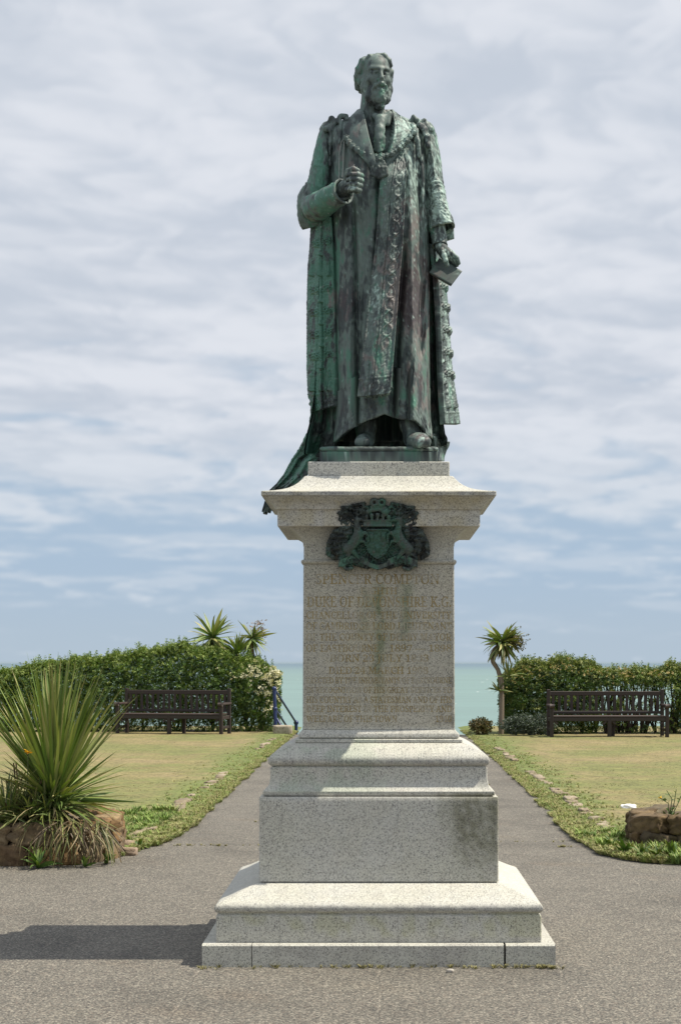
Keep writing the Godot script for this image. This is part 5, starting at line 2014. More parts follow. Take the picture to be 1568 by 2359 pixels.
# ---------------------------------------------------------------- stone beds
func in_bed(x: float, z: float) -> bool:
	if x < 0.0:
		return x < -2.06 and z > -15.5 and not (x > -2.55 and z > -14.2 and Vector2(x + 2.55, z + 14.2).length() > 0.50)
	return x > 2.12 and z < -14.70 and z > -16.0 and not (x < 2.5 and z > -15.25 and Vector2(x - 2.52, z + 15.22).length() > 0.48)

func bed_wall(called: String, label: String, path: Array, courses: Array, sd: int, tones: Array) -> Node3D:
	var t := thing(called, label, "stone wall")
	var pts := PackedVector2Array()
	for i in range(0, path.size(), 2):
		pts.append(Vector2(path[i], path[i + 1]))
	var total := 0.0
	for i in pts.size() - 1:
		total += pts[i].distance_to(pts[i + 1])
	var r := RandomNumberGenerator.new()
	r.seed = sd
	var y := -0.02
	for ci in courses.size():
		var h: float = courses[ci]
		var s := r.randf() * -0.15
		while s < total:
			var l := r.randf_range(0.13, 0.36) if ci < courses.size() - 1 else r.randf_range(0.22, 0.46)
			var m := clampf(s + l * 0.5, 0.0, total)
			var left := m
			var at := pts[0]
			var dir := Vector2.RIGHT
			for i in pts.size() - 1:
				var seg := pts[i].distance_to(pts[i + 1])
				if left <= seg or i == pts.size() - 2:
					dir = (pts[i + 1] - pts[i]).normalized()
					at = pts[i] + dir * left
					break
				left -= seg
			var tone: Color = tones[r.randi() % tones.size()]
			var hh := h * r.randf_range(0.94, 1.05)
			var o := put("stone", rock_mesh(Vector3(l * 1.03, hh * 1.10, 0.20), r.randi() % 1000, 0.26, 0.84, 7, tone, 0.7), M.stone, t)
			o.position = Vector3(at.x, y + h * 0.5, at.y)
			o.rotation = Vector3(r.randf_range(-0.05, 0.05), -dir.angle() + r.randf_range(-0.05, 0.05), r.randf_range(-0.14, 0.14))
			s += l + 0.006
		y += h
	return t

func soil_top(parent: Node3D, pts: Array, y: float) -> void:
	var v := PackedVector3Array()
	var c := PackedColorArray()
	var lo := Vector2(1e9, 1e9)
	var hi := -lo
	for i in range(0, pts.size(), 2):
		lo = lo.min(Vector2(pts[i], pts[i + 1]))
		hi = hi.max(Vector2(pts[i], pts[i + 1]))
	var nu := 36
	var nv := 24
	for j in nv:
		for i in nu:
			var x := lerpf(lo.x, hi.x, i / (nu - 1.0))
			var z := lerpf(hi.y, lo.y, j / (nv - 1.0))
			var n := noise_a.get_noise_2d(x * 5.0, z * 5.0)
			v.append(Vector3(x, y + 0.03 * n, z))
			var k := 1.0 + 0.5 * n
			c.append(Color(0.085 * k, 0.062 * k, 0.040 * k))
	put("soil", mesh_of(v, grid_index(nu, nv, false, false), c), M.soil, parent)

func build_beds() -> void:
	var sand := [Color(0.23, 0.145, 0.062), Color(0.19, 0.115, 0.050), Color(0.27, 0.19, 0.10), Color(0.15, 0.100, 0.055), Color(0.20, 0.15, 0.09), Color(0.11, 0.085, 0.06)]
	var t := bed_wall("stone_bed_wall", "low rounded wall of ochre stones holding the bed of the large spiky plant", [-5.6, -13.86, -2.75, -13.86, -2.45, -13.93, -2.26, -14.10, -2.17, -14.35, -2.20, -14.9, -2.45, -15.4], [0.175, 0.16], 5, sand)
	soil_top(t, [-5.6, -13.95, -2.26, -15.6], 0.262)
	var dark := [Color(0.125, 0.082, 0.036), Color(0.105, 0.072, 0.034), Color(0.145, 0.100, 0.050), Color(0.085, 0.064, 0.036), Color(0.115, 0.092, 0.055)]
	t = bed_wall("stone_bed_wall", "low wall of dark mossy brown stones behind the leafy weeds", [5.6, -14.80, 2.60, -14.80, 2.34, -14.90, 2.22, -15.12, 2.24, -15.5, 2.5, -15.9], [0.165, 0.135], 17, dark)
	soil_top(t, [2.34, -14.95, 5.6, -15.9], 0.235)
	# broken stone edging sunk in the grass along both sides of the path
	for side in [-1.0, 1.0]:
		t = thing("stone_edging", "broken pale stone edging sunk in the grass left of the path" if side < 0 else "broken pale stone edging sunk in the grass right of the path", "edging")
		var spans: Array = [[-15.2, -19.6], [-20.6, -24.8], [-31.0, -36.0]] if side < 0 else [[-16.4, -21.8], [-22.6, -25.2], [-28.0, -32.5]]
		for sp in spans:
			var z: float = sp[0]
			while z > sp[1]:
				var l := rng.randf_range(0.15, 0.50)
				if rng.randf() < 0.70:
					var tone: Color = [Color(0.27, 0.22, 0.155), Color(0.22, 0.18, 0.125), Color(0.31, 0.26, 0.195)][rng.randi() % 3]
					var o := put("stone", rock_mesh(Vector3(rng.randf_range(0.07, 0.14), 0.08, l), rng.randi() % 1000, 0.30, 0.70, 4, tone, 0.3), M.stone, t)
					o.position = Vector3(side * (2.12 + rng.randf_range(-0.03, 0.03)), rng.randf_range(-0.004, 0.020), z - l * 0.5)
					o.rotation.y = rng.randf_range(-0.08, 0.08)
				z -= l + rng.randf_range(0.01, 0.08)
	# loose stones at the foot of the left wall
	for q in [[282, 1944, 0.20, "flat pinkish stone fallen at the right end of the ochre wall"], [296, 1961, 0.14, "small reddish stone on the grass edge below the fallen flat stone"], [250, 1958, 0.24, "pale worn block sunk at the foot of the ochre wall end"]]:
		var d: float = EYE * FOC / (q[1] + 8.0 - CY)
		var o := put("loose_stone", rock_mesh(Vector3(q[2], 0.07, 0.12), int(q[0]), 0.2, 0.6, 4, Color(0.30, 0.23, 0.17), 0.3), M.stone)
		o.position = P(q[0], q[1], d) * Vector3(1, 0, 1) + Vector3(0, 0.025, 0)
		tag(o, q[3], "stone", "loose stones by the ochre wall")

# ---------------------------------------------------------------- benches
func wood(called: String, size: Vector3, at: Vector3, parent: Node, tone := 1.0, rot := Vector3.ZERO) -> MeshInstance3D:
	var k := tone * rng.randf_range(0.8, 1.25)
	var o := put(called, box_mesh(size, 0.008, Color(0.030 * k, 0.020 * k, 0.017 * k)), M.wood, parent)
	o.position = at
	o.rotation = rot
	return o

func make_bench(label: String) -> Node3D:
	var t := thing("park_bench", label, "bench", Vector3.ZERO, "wooden benches in front of the hedges")
	var half := 1.23
	for s in [-1.0, 1.0]:
		wood("back_leg", Vector3(0.075, 0.98, 0.07), Vector3(s * half, 0.49, -0.30), t)
		wood("front_leg", Vector3(0.075, 0.63, 0.075), Vector3(s * half, 0.315, 0.26), t)
		var arm := wood("armrest", Vector3(0.10, 0.045, 0.66), Vector3(s * half, 0.655, -0.01), t, 1.7)
		var v := PackedVector3Array()
		var idx := PackedInt32Array()
		tube(PackedVector3Array([Vector3(-0.05, -0.012, 0.325), Vector3(0.05, -0.012, 0.325)]), even(0.042, 2), 14, v, idx)
		var c := PackedColorArray()
		c.resize(v.size())
		c.fill(Color(0.05, 0.034, 0.028))
		put("scroll", mesh_of(v, idx, c), M.wood, arm)
		wood("side_rail", Vector3(0.045, 0.08, 0.50), Vector3(s * half, 0.36, -0.02), t)
		wood("stretcher", Vector3(0.04, 0.06, 0.50), Vector3(s * half, 0.15, -0.02), t)
		wood("bracket", Vector3(0.12, 0.05, 0.03), Vector3(s * (half - 0.085), 0.315, 0.255), t, 1.0, Vector3(0, 0, s * 0.7))
		wood("bracket", Vector3(0.14, 0.05, 0.03), Vector3(s * 0.085, 0.315, 0.255), t, 1.0, Vector3(0, 0, -s * 0.7))
	wood("middle_leg", Vector3(0.085, 0.40, 0.075), Vector3(0.0, 0.20, 0.25), t)
	wood("middle_leg", Vector3(0.075, 0.40, 0.07), Vector3(0.16, 0.20, -0.28), t)
	wood("front_rail", Vector3(2.40, 0.085, 0.04), Vector3(0, 0.375, 0.265), t)
	wood("top_rail", Vector3(2.40, 0.09, 0.05), Vector3(0, 0.895, -0.30), t, 1.3)
	wood("bottom_rail", Vector3(2.40, 0.06, 0.045), Vector3(0, 0.50, -0.285), t)
	for i in 5:
		wood("seat_slat", Vector3(2.42, 0.026, 0.095), Vector3(0, 0.430, 0.245 - i * 0.112), t, 1.8)
	for i in 18:
		wood("backrest_slat", Vector3(0.062, 0.36, 0.022), Vector3(-1.13 + i * 2.26 / 17.0, 0.69, -0.292), t)
	return t

func build_benches() -> void:
	var a := make_bench("dark brown slatted bench before the dense hedge, behind the spiky plant")
	a.position = P(399, 1691.5, 38.9) * Vector3(1, 0, 1) + Vector3(0, 0.025, 0)
	a.rotation.y = deg_to_rad(-13.0)
	var b := a.duplicate()
	b.name = "park_bench_001"
	add_child(b)
	b.set_meta("label", "dark brown slatted bench before the thin hedge through which the sea shows")
	b.position = P(1398, 1700, 37.3) * Vector3(1, 0, 1) + Vector3(0, 0.025, 0)
	b.rotation.y = deg_to_rad(1.5)
	b.scale = Vector3(0.965, 1.0, 1.0)
	a.scale = Vector3(0.95, 1.0, 1.0)

# ---------------------------------------------------------------- hedges
func cluster_mesh(n: int, sd: int, longer: float) -> ArrayMesh:
	# a twig end with n small leaves, about one unit across
	var s := Soup.new()
	var r := RandomNumberGenerator.new()
	r.seed = sd
	for i in n:
		var a := TAU * i / n + r.randf_range(-0.4, 0.4)
		var up := r.randf_range(-0.3, 0.8)
		var d := Vector3(cos(a), up, sin(a)).normalized()
		var side := d.cross(Vector3.UP).normalized().rotated(d, r.randf_range(-1.2, 1.2)) * 0.17
		var o := d * 0.10
		var l := r.randf_range(0.42, 0.62) * longer
		var k := r.randf_range(0.75, 1.3)
		var c := Color(k, k, k * 0.95)
		var rise := side.cross(d).normalized() * 0.05
		s.tri(o, o + d * l * 0.5 - side + rise, o + d * l, c)
		s.tri(o, o + d * l, o + d * l * 0.5 + side + rise, c)
	return s.mesh()

func hedge(t: Node3D, top: Array, x0: float, x1: float, zf: float, zb: float, count: int, thin: Callable, hues: Array) -> void:
	var m := cluster_mesh(6, 3, 1.0)
	var where: Array = []
	var cols := PackedColorArray()
	for i in count:
		var x := rng.randf_range(x0, x1)
		var th := tab(top, x) * 0.90 + 0.10 * noise_a.get_noise_2d(x * 2.0, 5.0) + 0.06 * noise_b.get_noise_2d(x * 6.0, 1.0)
		var f := rng.randf()
		var y := th * pow(rng.randf(), 0.75)
		var z := 0.0
		var lump := 0.14 * noise_a.get_noise_2d(x * 1.8, y * 1.8) + 0.08 * noise_b.get_noise_2d(x * 5.0, y * 5.0)
		# rounded section: the face leans back near the top and tucks in at the foot
		var lean := 0.45 * pow(y / th, 4.0) + 0.18 * pow(1.0 - y / th, 2.0)
		if f < 0.42:
			z = zf - lean + lump + rng.randfn(0.0, 0.05)
		elif f < 0.62:
			y = th + rng.randfn(-0.03, 0.05)
			z = rng.randf_range(zb + 0.2, zf - 0.42)
		else:
			z = rng.randf_range(zb + lean, zf - lean)
		# the ends are rounded in plan
		var endr := minf(x - x0, x1 - x)
		if endr < 0.45:
			var inn := 0.45 - sqrt(maxf(0.0, 0.2025 - pow(0.45 - endr, 2.0)))
			z = clampf(z, zb + inn, zf - inn)
			y = minf(y, th - inn * 0.35)
		if rng.randf() > thin.call(x, y):
			continue
		var sz := rng.randf_range(0.048, 0.086)
		var b := Basis(Vector3(rng.randfn(), rng.randfn(), rng.randfn()).normalized(), rng.randf() * TAU) * Basis.from_scale(Vector3.ONE * sz)
		where.append(Transform3D(b, Vector3(x, maxf(y, 0.03), z)))
		# young leaves and flower buds, painted sunlit near the top; old leaves deeper green
		var tip := smoothstep(0.30, 0.02, th - y) if f >= 0.42 and f < 0.62 or y > th - 0.3 else 0.0
		var n := noise_b.get_noise_2d(x * 2.4, y * 2.4) + 0.5 * rng.randfn(0.0, 0.5)
		var c: Color = (hues[0] as Color).lerp(hues[1], smoothstep(-0.4, 0.5, n))
		if rng.randf() < 0.25 + 0.55 * tip:
			c = c.lerp(hues[2], rng.randf_range(0.3, 1.0))
		var k := rng.randf_range(0.82, 1.2)
		cols.append(Color(c.r * k, c.g * k, c.b * k))
	multi("foliage", m, M.leaf, where, cols, t)
	# upright shoots that stand out of the clipped top
	where = []
	cols = PackedColorArray()
	var shoot := Soup.new()
	for i in 9:
		for s in [-1.0, 1.0]:
			var y := 0.12 + i * 0.10
			var a := Vector3(0, y, 0)
			var d := Vector3(s * 0.24, 0.10, 0).rotated(Vector3.UP, i * 1.57) * (1.0 - i * 0.07)
			var w := Vector3(0, 0.035, 0) + d.cross(Vector3.UP).normalized() * 0.05
			shoot.tri(a, a + d * 0.5 + w, a + d, Color.WHITE)
			shoot.tri(a, a + d, a + d * 0.5 - w, Color(0.9, 0.9, 0.9))
	shoot.quad(Vector3(-0.012, 0, 0), Vector3(-0.006, 1, 0), Vector3(0.006, 1, 0), Vector3(0.012, 0, 0), Color(0.8, 0.7, 0.6))
	for i in int((x1 - x0) * 34.0):
		var x := rng.randf_range(x0 + 0.2, x1 - 0.2)
		var th := tab(top, x) * 0.90 + 0.10 * noise_a.get_noise_2d(x * 2.0, 5.0)
		if rng.randf() > thin.call(x, th) + 0.2:
			continue
		var l := rng.randf_range(0.12, 0.34)
		var b := Basis(Vector3.UP, rng.randf() * TAU) * Basis(Vector3.RIGHT, rng.randfn(0.0, 0.2)) * Basis.from_scale(Vector3.ONE * l)
		where.append(Transform3D(b, Vector3(x, th - 0.10, rng.randf_range(zb + 0.2, zf - 0.35))))
		var k := rng.randf_range(0.8, 1.25)
		var c: Color = (hues[1] as Color).lerp(hues[2], rng.randf() * 0.5)
		cols.append(Color(c.r * k, c.g * k, c.b * k))
	multi("shoots", shoot.mesh(), M.leaf, where, cols, t)

func stems(t: Node3D, x0: float, x1: float, zf: float, zb: float, h: float, n: int) -> void:
	for i in n:
		var x := rng.randf_range(x0, x1)
		var z := rng.randf_range(zb + 0.3, zf - 0.3)
		var v := PackedVector3Array()
		var idx := PackedInt32Array()
		for k in 3:
			var p := Vector3(x, 0.0, z)
			var pts := PackedVector3Array([p])
			var lean := rng.randf_range(-0.5, 0.5)
			for j in 5:
				p += Vector3(lean * 0.12 + rng.randfn(0.0, 0.04), h / 5.0, rng.randfn(0.0, 0.04))
				pts.append(p)
			tube(pts, PackedFloat32Array([0.026, 0.022, 0.018, 0.014, 0.011, 0.007]), 6, v, idx)
		var c := PackedColorArray()
		c.resize(v.size())
		c.fill(Color(0.055, 0.042, 0.030))
		put("stem", mesh_of(v, idx, c), M.bark, t)

func flowers(t: Node3D, spots: Array, hue: Color, sz: float) -> void:
	var m := cluster_mesh(9, 8, 0.8)
	var where: Array = []
	var cols := PackedColorArray()
	for s in spots:
		for i in int(s[3]):
			var p: Vector3 = P(s[0] + rng.randfn(0.0, s[2]), s[1] + rng.randfn(0.0, minf(s[2], 8.0)), s[4]) + Vector3(0, 0, rng.randfn(0.0, 0.05))
			where.append(Transform3D(Basis(Vector3(rng.randfn(), rng.randfn(), rng.randfn()).normalized(), rng.randf() * TAU) * Basis.from_scale(Vector3.ONE * sz * rng.randf_range(0.7, 1.3)), p))
			var k := rng.randf_range(0.8, 1.1)
			cols.append(Color(hue.r * k, hue.g * k, hue.b * k))
	multi("blossom", m, M.leaf, where, cols, t)

func build_hedges() -> void:
	var t := thing("hedge", "tall dense clipped green hedge ending in cream blossom beside the blue handrail", "hedge")
	var top := [[-16.0, 1.40], [-13.0, 1.40], [-8.5, 1.46], [-7.6, 1.66], [-6.6, 1.80], [-6.0, 1.86], [-5.1, 2.02], [-4.4, 2.12], [-3.6, 2.02], [-3.0, 1.82], [-2.6, 1.72], [-2.25, 1.58]]
	var dense := func(_x: float, _y: float) -> float: return 1.0
	hedge(t, top, -16.0, -2.20, -39.85, -41.3, 94000, dense, [Color(0.046, 0.095, 0.018), Color(0.115, 0.195, 0.034), Color(0.27, 0.33, 0.07)])
	flowers(t, [[637, 1550, 7, 34, 40.05], [630, 1575, 9, 34, 39.95], [612, 1560, 10, 28, 39.85], [637, 1600, 6, 22, 40.0], [600, 1590, 14, 22, 39.8], [622, 1635, 8, 12, 39.8], [560, 1556, 24, 26, 39.85], [590, 1545, 14, 22, 39.85]], Color(0.75, 0.70, 0.50), 0.08)
	stems(t, -6.0, -2.5, -39.9, -41.2, 1.2, 10)
	var u := thing("hedge", "hedge with yellowish flower buds, its middle so thin that stems and sea show", "hedge")
	var top2 := [[2.5, 1.45], [2.9, 1.62], [3.3, 1.73], [4.0, 1.80], [4.5, 1.74], [4.9, 1.54], [5.6, 1.50], [6.1, 1.50], [6.35, 1.62], [6.8, 1.70], [8.5, 1.75], [12.0, 1.7]]
	var thin := func(x: float, y: float) -> float:
		var g := smoothstep(4.45, 4.9, x) * (1.0 - smoothstep(6.25, 6.6, x))
		var low := smoothstep(1.22, 0.95, y + 0.12 * noise_b.get_noise_2d(x * 4.0, y * 3.0))
		return 1.0 - g * low * (0.95 - 0.30 * smoothstep(-0.1, 0.4, noise_a.get_noise_2d(x * 3.0, y * 3.0)))
	hedge(u, top2, 2.62, 15.0, -38.6, -40.0, 94000, thin, [Color(0.042, 0.082, 0.017), Color(0.100, 0.170, 0.032), Color(0.28, 0.30, 0.075)])
	flowers(u, [[1220, 1545, 24, 26, 38.75], [1300, 1536, 24, 26, 38.75], [1370, 1552, 24, 24, 38.7], [1440, 1552, 22, 20, 38.7], [1520, 1550, 22, 20, 38.7], [1190, 1575, 14, 12, 38.7]], Color(0.46, 0.36, 0.14), 0.055)
	stems(u, 4.3, 6.8, -38.7, -39.9, 1.3, 26)

# ---------------------------------------------------------------- plants
func leafy(t: Node3D, n: int, centre: Vector3, l0: float, l1: float, w: float, e0: float, e1: float, d0: float, d1: float, hues: Array, called := "leaf", az0 := 0.0, az1 := TAU, up_longer := 0.0) -> void:
	# n sword leaves round a centre; elevations e0..e1 in degrees, droop d0..d1 in radians
	var kinds: Array = []
	for k in 9:
		var c: Color = hues[k % hues.size()]
		var s := rng.randf_range(0.8, 1.2)
		c = Color(c.r * s, c.g * s, c.b * s)
		kinds.append(blade_mesh(1.0, 1.0, lerpf(d0, d1, k / 8.0), 0.012, 6, 0.45, c, Color(c.r * 1.15, c.g * 1.05, c.b) if k % 3 else c.lerp(Color(0.30, 0.23, 0.11), 0.7)))
	for i in n:
		var f := (i + rng.randf()) / n
		var e := lerpf(e0, e1, f)
		var az := rng.randf_range(az0, az1)
		var l := rng.randf_range(l0, l1) * (1.0 + up_longer * sin(deg_to_rad(maxf(e, 0.0))))
		var o := put(called, kinds[rng.randi() % 9], M.leaf, t)
		var b := Basis(Vector3.UP, az) * Basis(Vector3.RIGHT, -deg_to_rad(e)) * Basis(Vector3.BACK, rng.randfn(0.0, 0.5))
		o.transform = Transform3D(b * Basis.from_scale(Vector3(w * rng.randf_range(0.75, 1.2), l, l)), centre + Vector3(rng.randfn(0, 0.02), rng.randfn(0, 0.02), rng.randfn(0, 0.02)) * l1)

func trunk(t: Node3D, pts: Array, r0: float, r1: float, tone: Color) -> void:
	var p := PackedVector3Array(pts)
	var rad := PackedFloat32Array()
	for i in p.size():
		rad.append(lerpf(r0, r1, i / (p.size() - 1.0)) * (1.0 + 0.08 * sin(i * 2.6)))
	var v := PackedVector3Array()
	var idx := PackedInt32Array()
	tube(p, rad, 12, v, idx)
	var c := PackedColorArray()
	for q in v:
		var k := 1.0 + 0.5 * noise_a.get_noise_3d(q.x * 22.0, q.y * 60.0, q.z * 22.0)
		c.append(Color(tone.r * k, tone.g * k, tone.b * k))
	put("trunk", mesh_of(v, idx, c), M.bark, t)

func build_palms() -> void:
	var green := [Color(0.11, 0.18, 0.04), Color(0.17, 0.23, 0.06), Color(0.26, 0.27, 0.10), Color(0.08, 0.13, 0.034)]
	var pale := [Color(0.17, 0.22, 0.07), Color(0.38, 0.38, 0.17), Color(0.10, 0.15, 0.04)]
	var straw := [Color(0.22, 0.17, 0.10), Color(0.16, 0.115, 0.065), Color(0.28, 0.225, 0.14)]
	var t := thing("cabbage_palm", "spiky palm head rising over the dense hedge, larger of the two at its right end", "palm")
	var c := P(489, 1468, 40.9)
	trunk(t, [P(505, 1660, 40.9), P(500, 1580, 40.9), P(494, 1510, 40.9), c], 0.07, 0.05, Color(0.10, 0.075, 0.05))
	leafy(t, 70, c, 0.58, 0.78, 0.075, 70, -62, 0.1, 0.9, green + pale)
	leafy(t, 22, c + Vector3(0, -0.06, 0), 0.5, 0.7, 0.05, -40, -75, 0.1, 0.6, straw, "dead_leaf")
	t = thing("cabbage_palm", "spiky palm with a brownish flower head, right of the larger one over the hedge", "palm")
	c = P(581, 1470, 41.0)
	trunk(t, [P(560, 1650, 41.0), P(572, 1560, 41.0), P(577, 1500, 41.0), c], 0.055, 0.042, Color(0.10, 0.075, 0.05))
	leafy(t, 46, c, 0.44, 0.60, 0.065, 55, -65, 0.1, 0.8, green + pale)
	leafy(t, 16, c + Vector3(0, -0.05, 0), 0.4, 0.55, 0.045, -35, -80, 0.1, 0.6, straw, "dead_leaf")
	flowers(t, [[592, 1446, 8, 34, 40.95], [600, 1440, 7, 20, 40.95], [606, 1462, 5, 10, 40.95]], Color(0.34, 0.24, 0.18), 0.06)
	t = thing("cabbage_palm", "small bright green palm head sunk in the hedge between two taller ones", "palm")
	c = P(548, 1505, 40.6)
	trunk(t, [P(552, 1640, 40.6), P(550, 1560, 40.6), c], 0.05, 0.04, Color(0.10, 0.075, 0.05))
	leafy(t, 48, c, 0.40, 0.56, 0.065, 88, 15, 0.1, 0.6, [Color(0.13, 0.20, 0.035), Color(0.17, 0.23, 0.05), Color(0.09, 0.15, 0.03)])
	t = thing("cabbage_palm", "crooked palm with bare S-shaped trunk at the end of the thin hedge", "palm")
	c = P(1156, 1480, 38.5)
	trunk(t, [P(1153, 1700, 38.5), P(1154, 1650, 38.5), P(1155, 1600, 38.5), P(1153, 1565, 38.5), P(1146, 1542, 38.5), P(1135, 1525, 38.5), P(1131, 1510, 38.5), P(1137, 1496, 38.5), P(1148, 1486, 38.5), c], 0.056, 0.040, Color(0.19, 0.15, 0.11))
	leafy(t, 84, c, 0.44, 0.62, 0.075, 60, -65, 0.15, 1.0, green + [Color(0.17, 0.17, 0.08)])
	leafy(t, 50, P(1178, 1474, 38.6), 0.26, 0.40, 0.06, 60, -60, 0.3, 1.4, green + pale)
	leafy(t, 16, c, 0.34, 0.5, 0.045, -45, -80, 0.1, 0.5, straw, "dead_leaf")
	flowers(t, [[1188, 1474, 10, 60, 38.45], [1198, 1482, 7, 34, 38.4], [1180, 1462, 9, 26, 38.5]], Color(0.16, 0.135, 0.05), 0.075)
	leafy(t, 26, P(1170, 1556, 38.4), 0.30, 0.45, 0.04, 80, 0, 0.1, 0.9, [Color(0.16, 0.20, 0.06), Color(0.22, 0.23, 0.09), Color(0.10, 0.15, 0.04)])
	leafy(t, 20, P(1146, 1590, 38.4), 0.22, 0.34, 0.04, 70, -20, 0.1, 0.9, green)
	# the big one in the left bed
	t = thing("spiky_plant", "huge green cabbage palm clump with sword leaves in the left stone bed", "plant")
	c = P(128, 1846, 14.16)
	trunk(t, [Vector3(c.x, 0.2, c.z), c + Vector3(0, -0.06, 0), c], 0.09, 0.07, Color(0.06, 0.045, 0.03))
	var fresh := [Color(0.12, 0.19, 0.040), Color(0.17, 0.24, 0.058), Color(0.085, 0.145, 0.030), Color(0.25, 0.29, 0.10), Color(0.14, 0.205, 0.040)]
	leafy(t, 175, c, 0.66, 0.92, 0.031, 88, 48, 0.0, 0.40, fresh, "leaf", 0.0, TAU, 0.30)
	leafy(t, 125, c, 0.46, 0.70, 0.027, 50, -14, 0.05, 0.60, fresh + [Color(0.30, 0.30, 0.14)])
	leafy(t, 84, c + Vector3(0, -0.03, 0.04), 0.46, 0.74, 0.019, 8, -48, 0.6, 1.3, [Color(0.20, 0.17, 0.09), Color(0.13, 0.16, 0.045), Color(0.16, 0.19, 0.055), Color(0.30, 0.26, 0.15), Color(0.10, 0.085, 0.04)], "dead_leaf", -1.2, 1.5)
	var brown := [Color(0.12, 0.085, 0.045), Color(0.17, 0.135, 0.07), Color(0.08, 0.058, 0.034), Color(0.13, 0.15, 0.05), Color(0.10, 0.12, 0.04)]
	for q in [[140, 1890, -13.80], [168, 1890, -13.80], [198, 1890, -13.82], [226, 1893, -13.92], [246, 1900, -14.08]]:
		var top := P(q[0], q[1], -q[2])
		top.z = q[2]
		leafy(t, 19, top, 0.26, 0.44, 0.012, 0, -65, 0.7, 1.1, brown, "dead_leaf", -0.6, 1.1)

func build_small_things() -> void:
	var lily := [Color(0.085, 0.135, 0.034), Color(0.13, 0.185, 0.055), Color(0.21, 0.24, 0.10), Color(0.06, 0.10, 0.03)]
	var dry := [Color(0.15, 0.085, 0.045), Color(0.10, 0.055, 0.030), Color(0.20, 0.14, 0.08)]
	var spots := [[22, 1858, 13.98, 46, "strap-leaved green clump at the photo's left edge above the ochre wall"], [78, 1866, 13.98, 44, "strap-leaved green clump between the left-edge clump and the spiky plant"], [50, 1822, 14.10, 34, "dark strap-leaved clump with dry brown stalks and the yellow flower"], [8, 1800, 14.25, 34, "tall strap-leaved clump behind the others at the photo's left edge"], [108, 1872, 13.97, 26, "low strap-leaved clump at the foot of the spiky plant"]]
	for i in spots.size():
		var s: Array = spots[i]
		var t := thing("strap_leaf_plant", s[4], "plant", Vector3.ZERO, "strap-leaved clumps in the left bed")
		var c := P(s[0], s[1], s[2])
		c.y = 0.27
		leafy(t, s[3] + 50, c, 0.30, 0.56, 0.019, 84, 15, 0.5, 1.7, lily)
		leafy(t, 10, c, 0.20, 0.36, 0.014, 80, 30, 0.2, 1.6, dry, "dead_leaf")
		if i == 2 or i == 3:
			for k in 7:
				var a := c + Vector3(rng.randfn(0, 0.12), 0, rng.randfn(0, 0.06))
				var h := rng.randf_range(0.34, 0.55)
				put("dry_stalk", tinted(tube_mesh(PackedVector3Array([a, a + Vector3(rng.randfn(0, 0.03), h * 0.6, 0), a + Vector3(rng.randfn(0, 0.05), h, 0)]), PackedFloat32Array([0.005, 0.004, 0.006]), 6), Color(0.13, 0.075, 0.04)), M.bark, t)
		if i == 2:
			var f := P(66, 1733, 13.72)
			put("flower_stalk", tinted(tube_mesh(PackedVector3Array([c, (c + f) * 0.5 + Vector3(0.02, 0.02, 0), f]), even(0.004, 3), 6), Color(0.09, 0.11, 0.04)), M.bark, t)
			var petals := Node3D.new()
			petals.name = "yellow_flower"
			t.add_child(petals, true)
			leafy(petals, 14, f, 0.034, 0.05, 0.024, 60, -10, 0.2, 0.9, [Color(0.75, 0.42, 0.02), Color(0.80, 0.50, 0.04)], "petal")
	# weeds at the foot of the walls
	var weed := [Color(0.085, 0.155, 0.030), Color(0.13, 0.20, 0.045), Color(0.06, 0.115, 0.025)]
	var ws := [[88, 2000, 18, 0.22, 0.030, "bright green weed at the foot of the ochre wall, left of the others"], [196, 1998, 12, 0.11, 0.026, "small green weed at the foot of the ochre wall under the dead leaves"], [246, 1990, 14, 0.12, 0.030, "low green weed at the right end of the ochre wall"], [320, 1955, 14, 0.12, 0.030, "low green weed at the corner of the left verge"], [1440, 1972, 20, 0.17, 0.034, "leafy weed before the left corner of the dark wall"], [1478, 1978, 18, 0.15, 0.034, "broad-leaved weed before the middle of the dark wall"], [1515, 1982, 18, 0.16, 0.040, "broad-leaved weed right of the middle one before the dark wall"], [1548, 1984, 24, 0.20, 0.040, "bushy bright weed before the dark wall at the photo's right edge"], [1405, 1958, 16, 0.16, 0.030, "leafy weed in the verge left of the dark wall"]]
	for w in ws:
		var d: float = EYE * FOC / (w[1] - CY)
		var t := thing("weed", w[5], "weed", Vector3.ZERO, "weeds along the stone walls")
		leafy(t, w[2], P(w[0], w[1], d) * Vector3(1, 0, 1) + Vector3(0, 0.01, 0), w[3] * 0.7, w[3] * 1.15, w[4], 80, 12, 0.4, 1.5, weed)
	# seedlings on the right bed
	var r := thing("flowering_weed", "lanky weed with small leaves and one yellow flower on the dark wall", "weed")
	var base := P(1540, 1872, 15.1)
	base.y = 0.22
	leafy(r, 22, base, 0.10, 0.17, 0.038, 70, 5, 0.4, 1.3, [Color(0.06, 0.115, 0.035), Color(0.09, 0.15, 0.05), Color(0.05, 0.09, 0.03)])
	for q in [[1538, 1850, 1519, 1838], [1546, 1840, 1534, 1820], [1552, 1845, 1556, 1818], [1560, 1850, 1570, 1826]]:
		var a := P(q[0], q[1], 15.1)
		var b := P(q[2], q[3], 15.1)
		put("stem", tinted(tube_mesh(PackedVector3Array([base, a, b]), even(0.0035, 3), 6), Color(0.10, 0.13, 0.05)), M.bark, r)
		for k in 6:
			leafy(r, 1, base.lerp(a, 0.4 + 0.1 * k) if k < 3 else a.lerp(b, k * 0.3 - 0.8), 0.03, 0.05, 0.018, 60, 0, 0.3, 1.0, weed)
	leafy(r, 8, P(1519, 1838, 15.1), 0.018, 0.024, 0.012, 70, -10, 0.2, 0.8, [Color(0.75, 0.48, 0.05)], "petal")
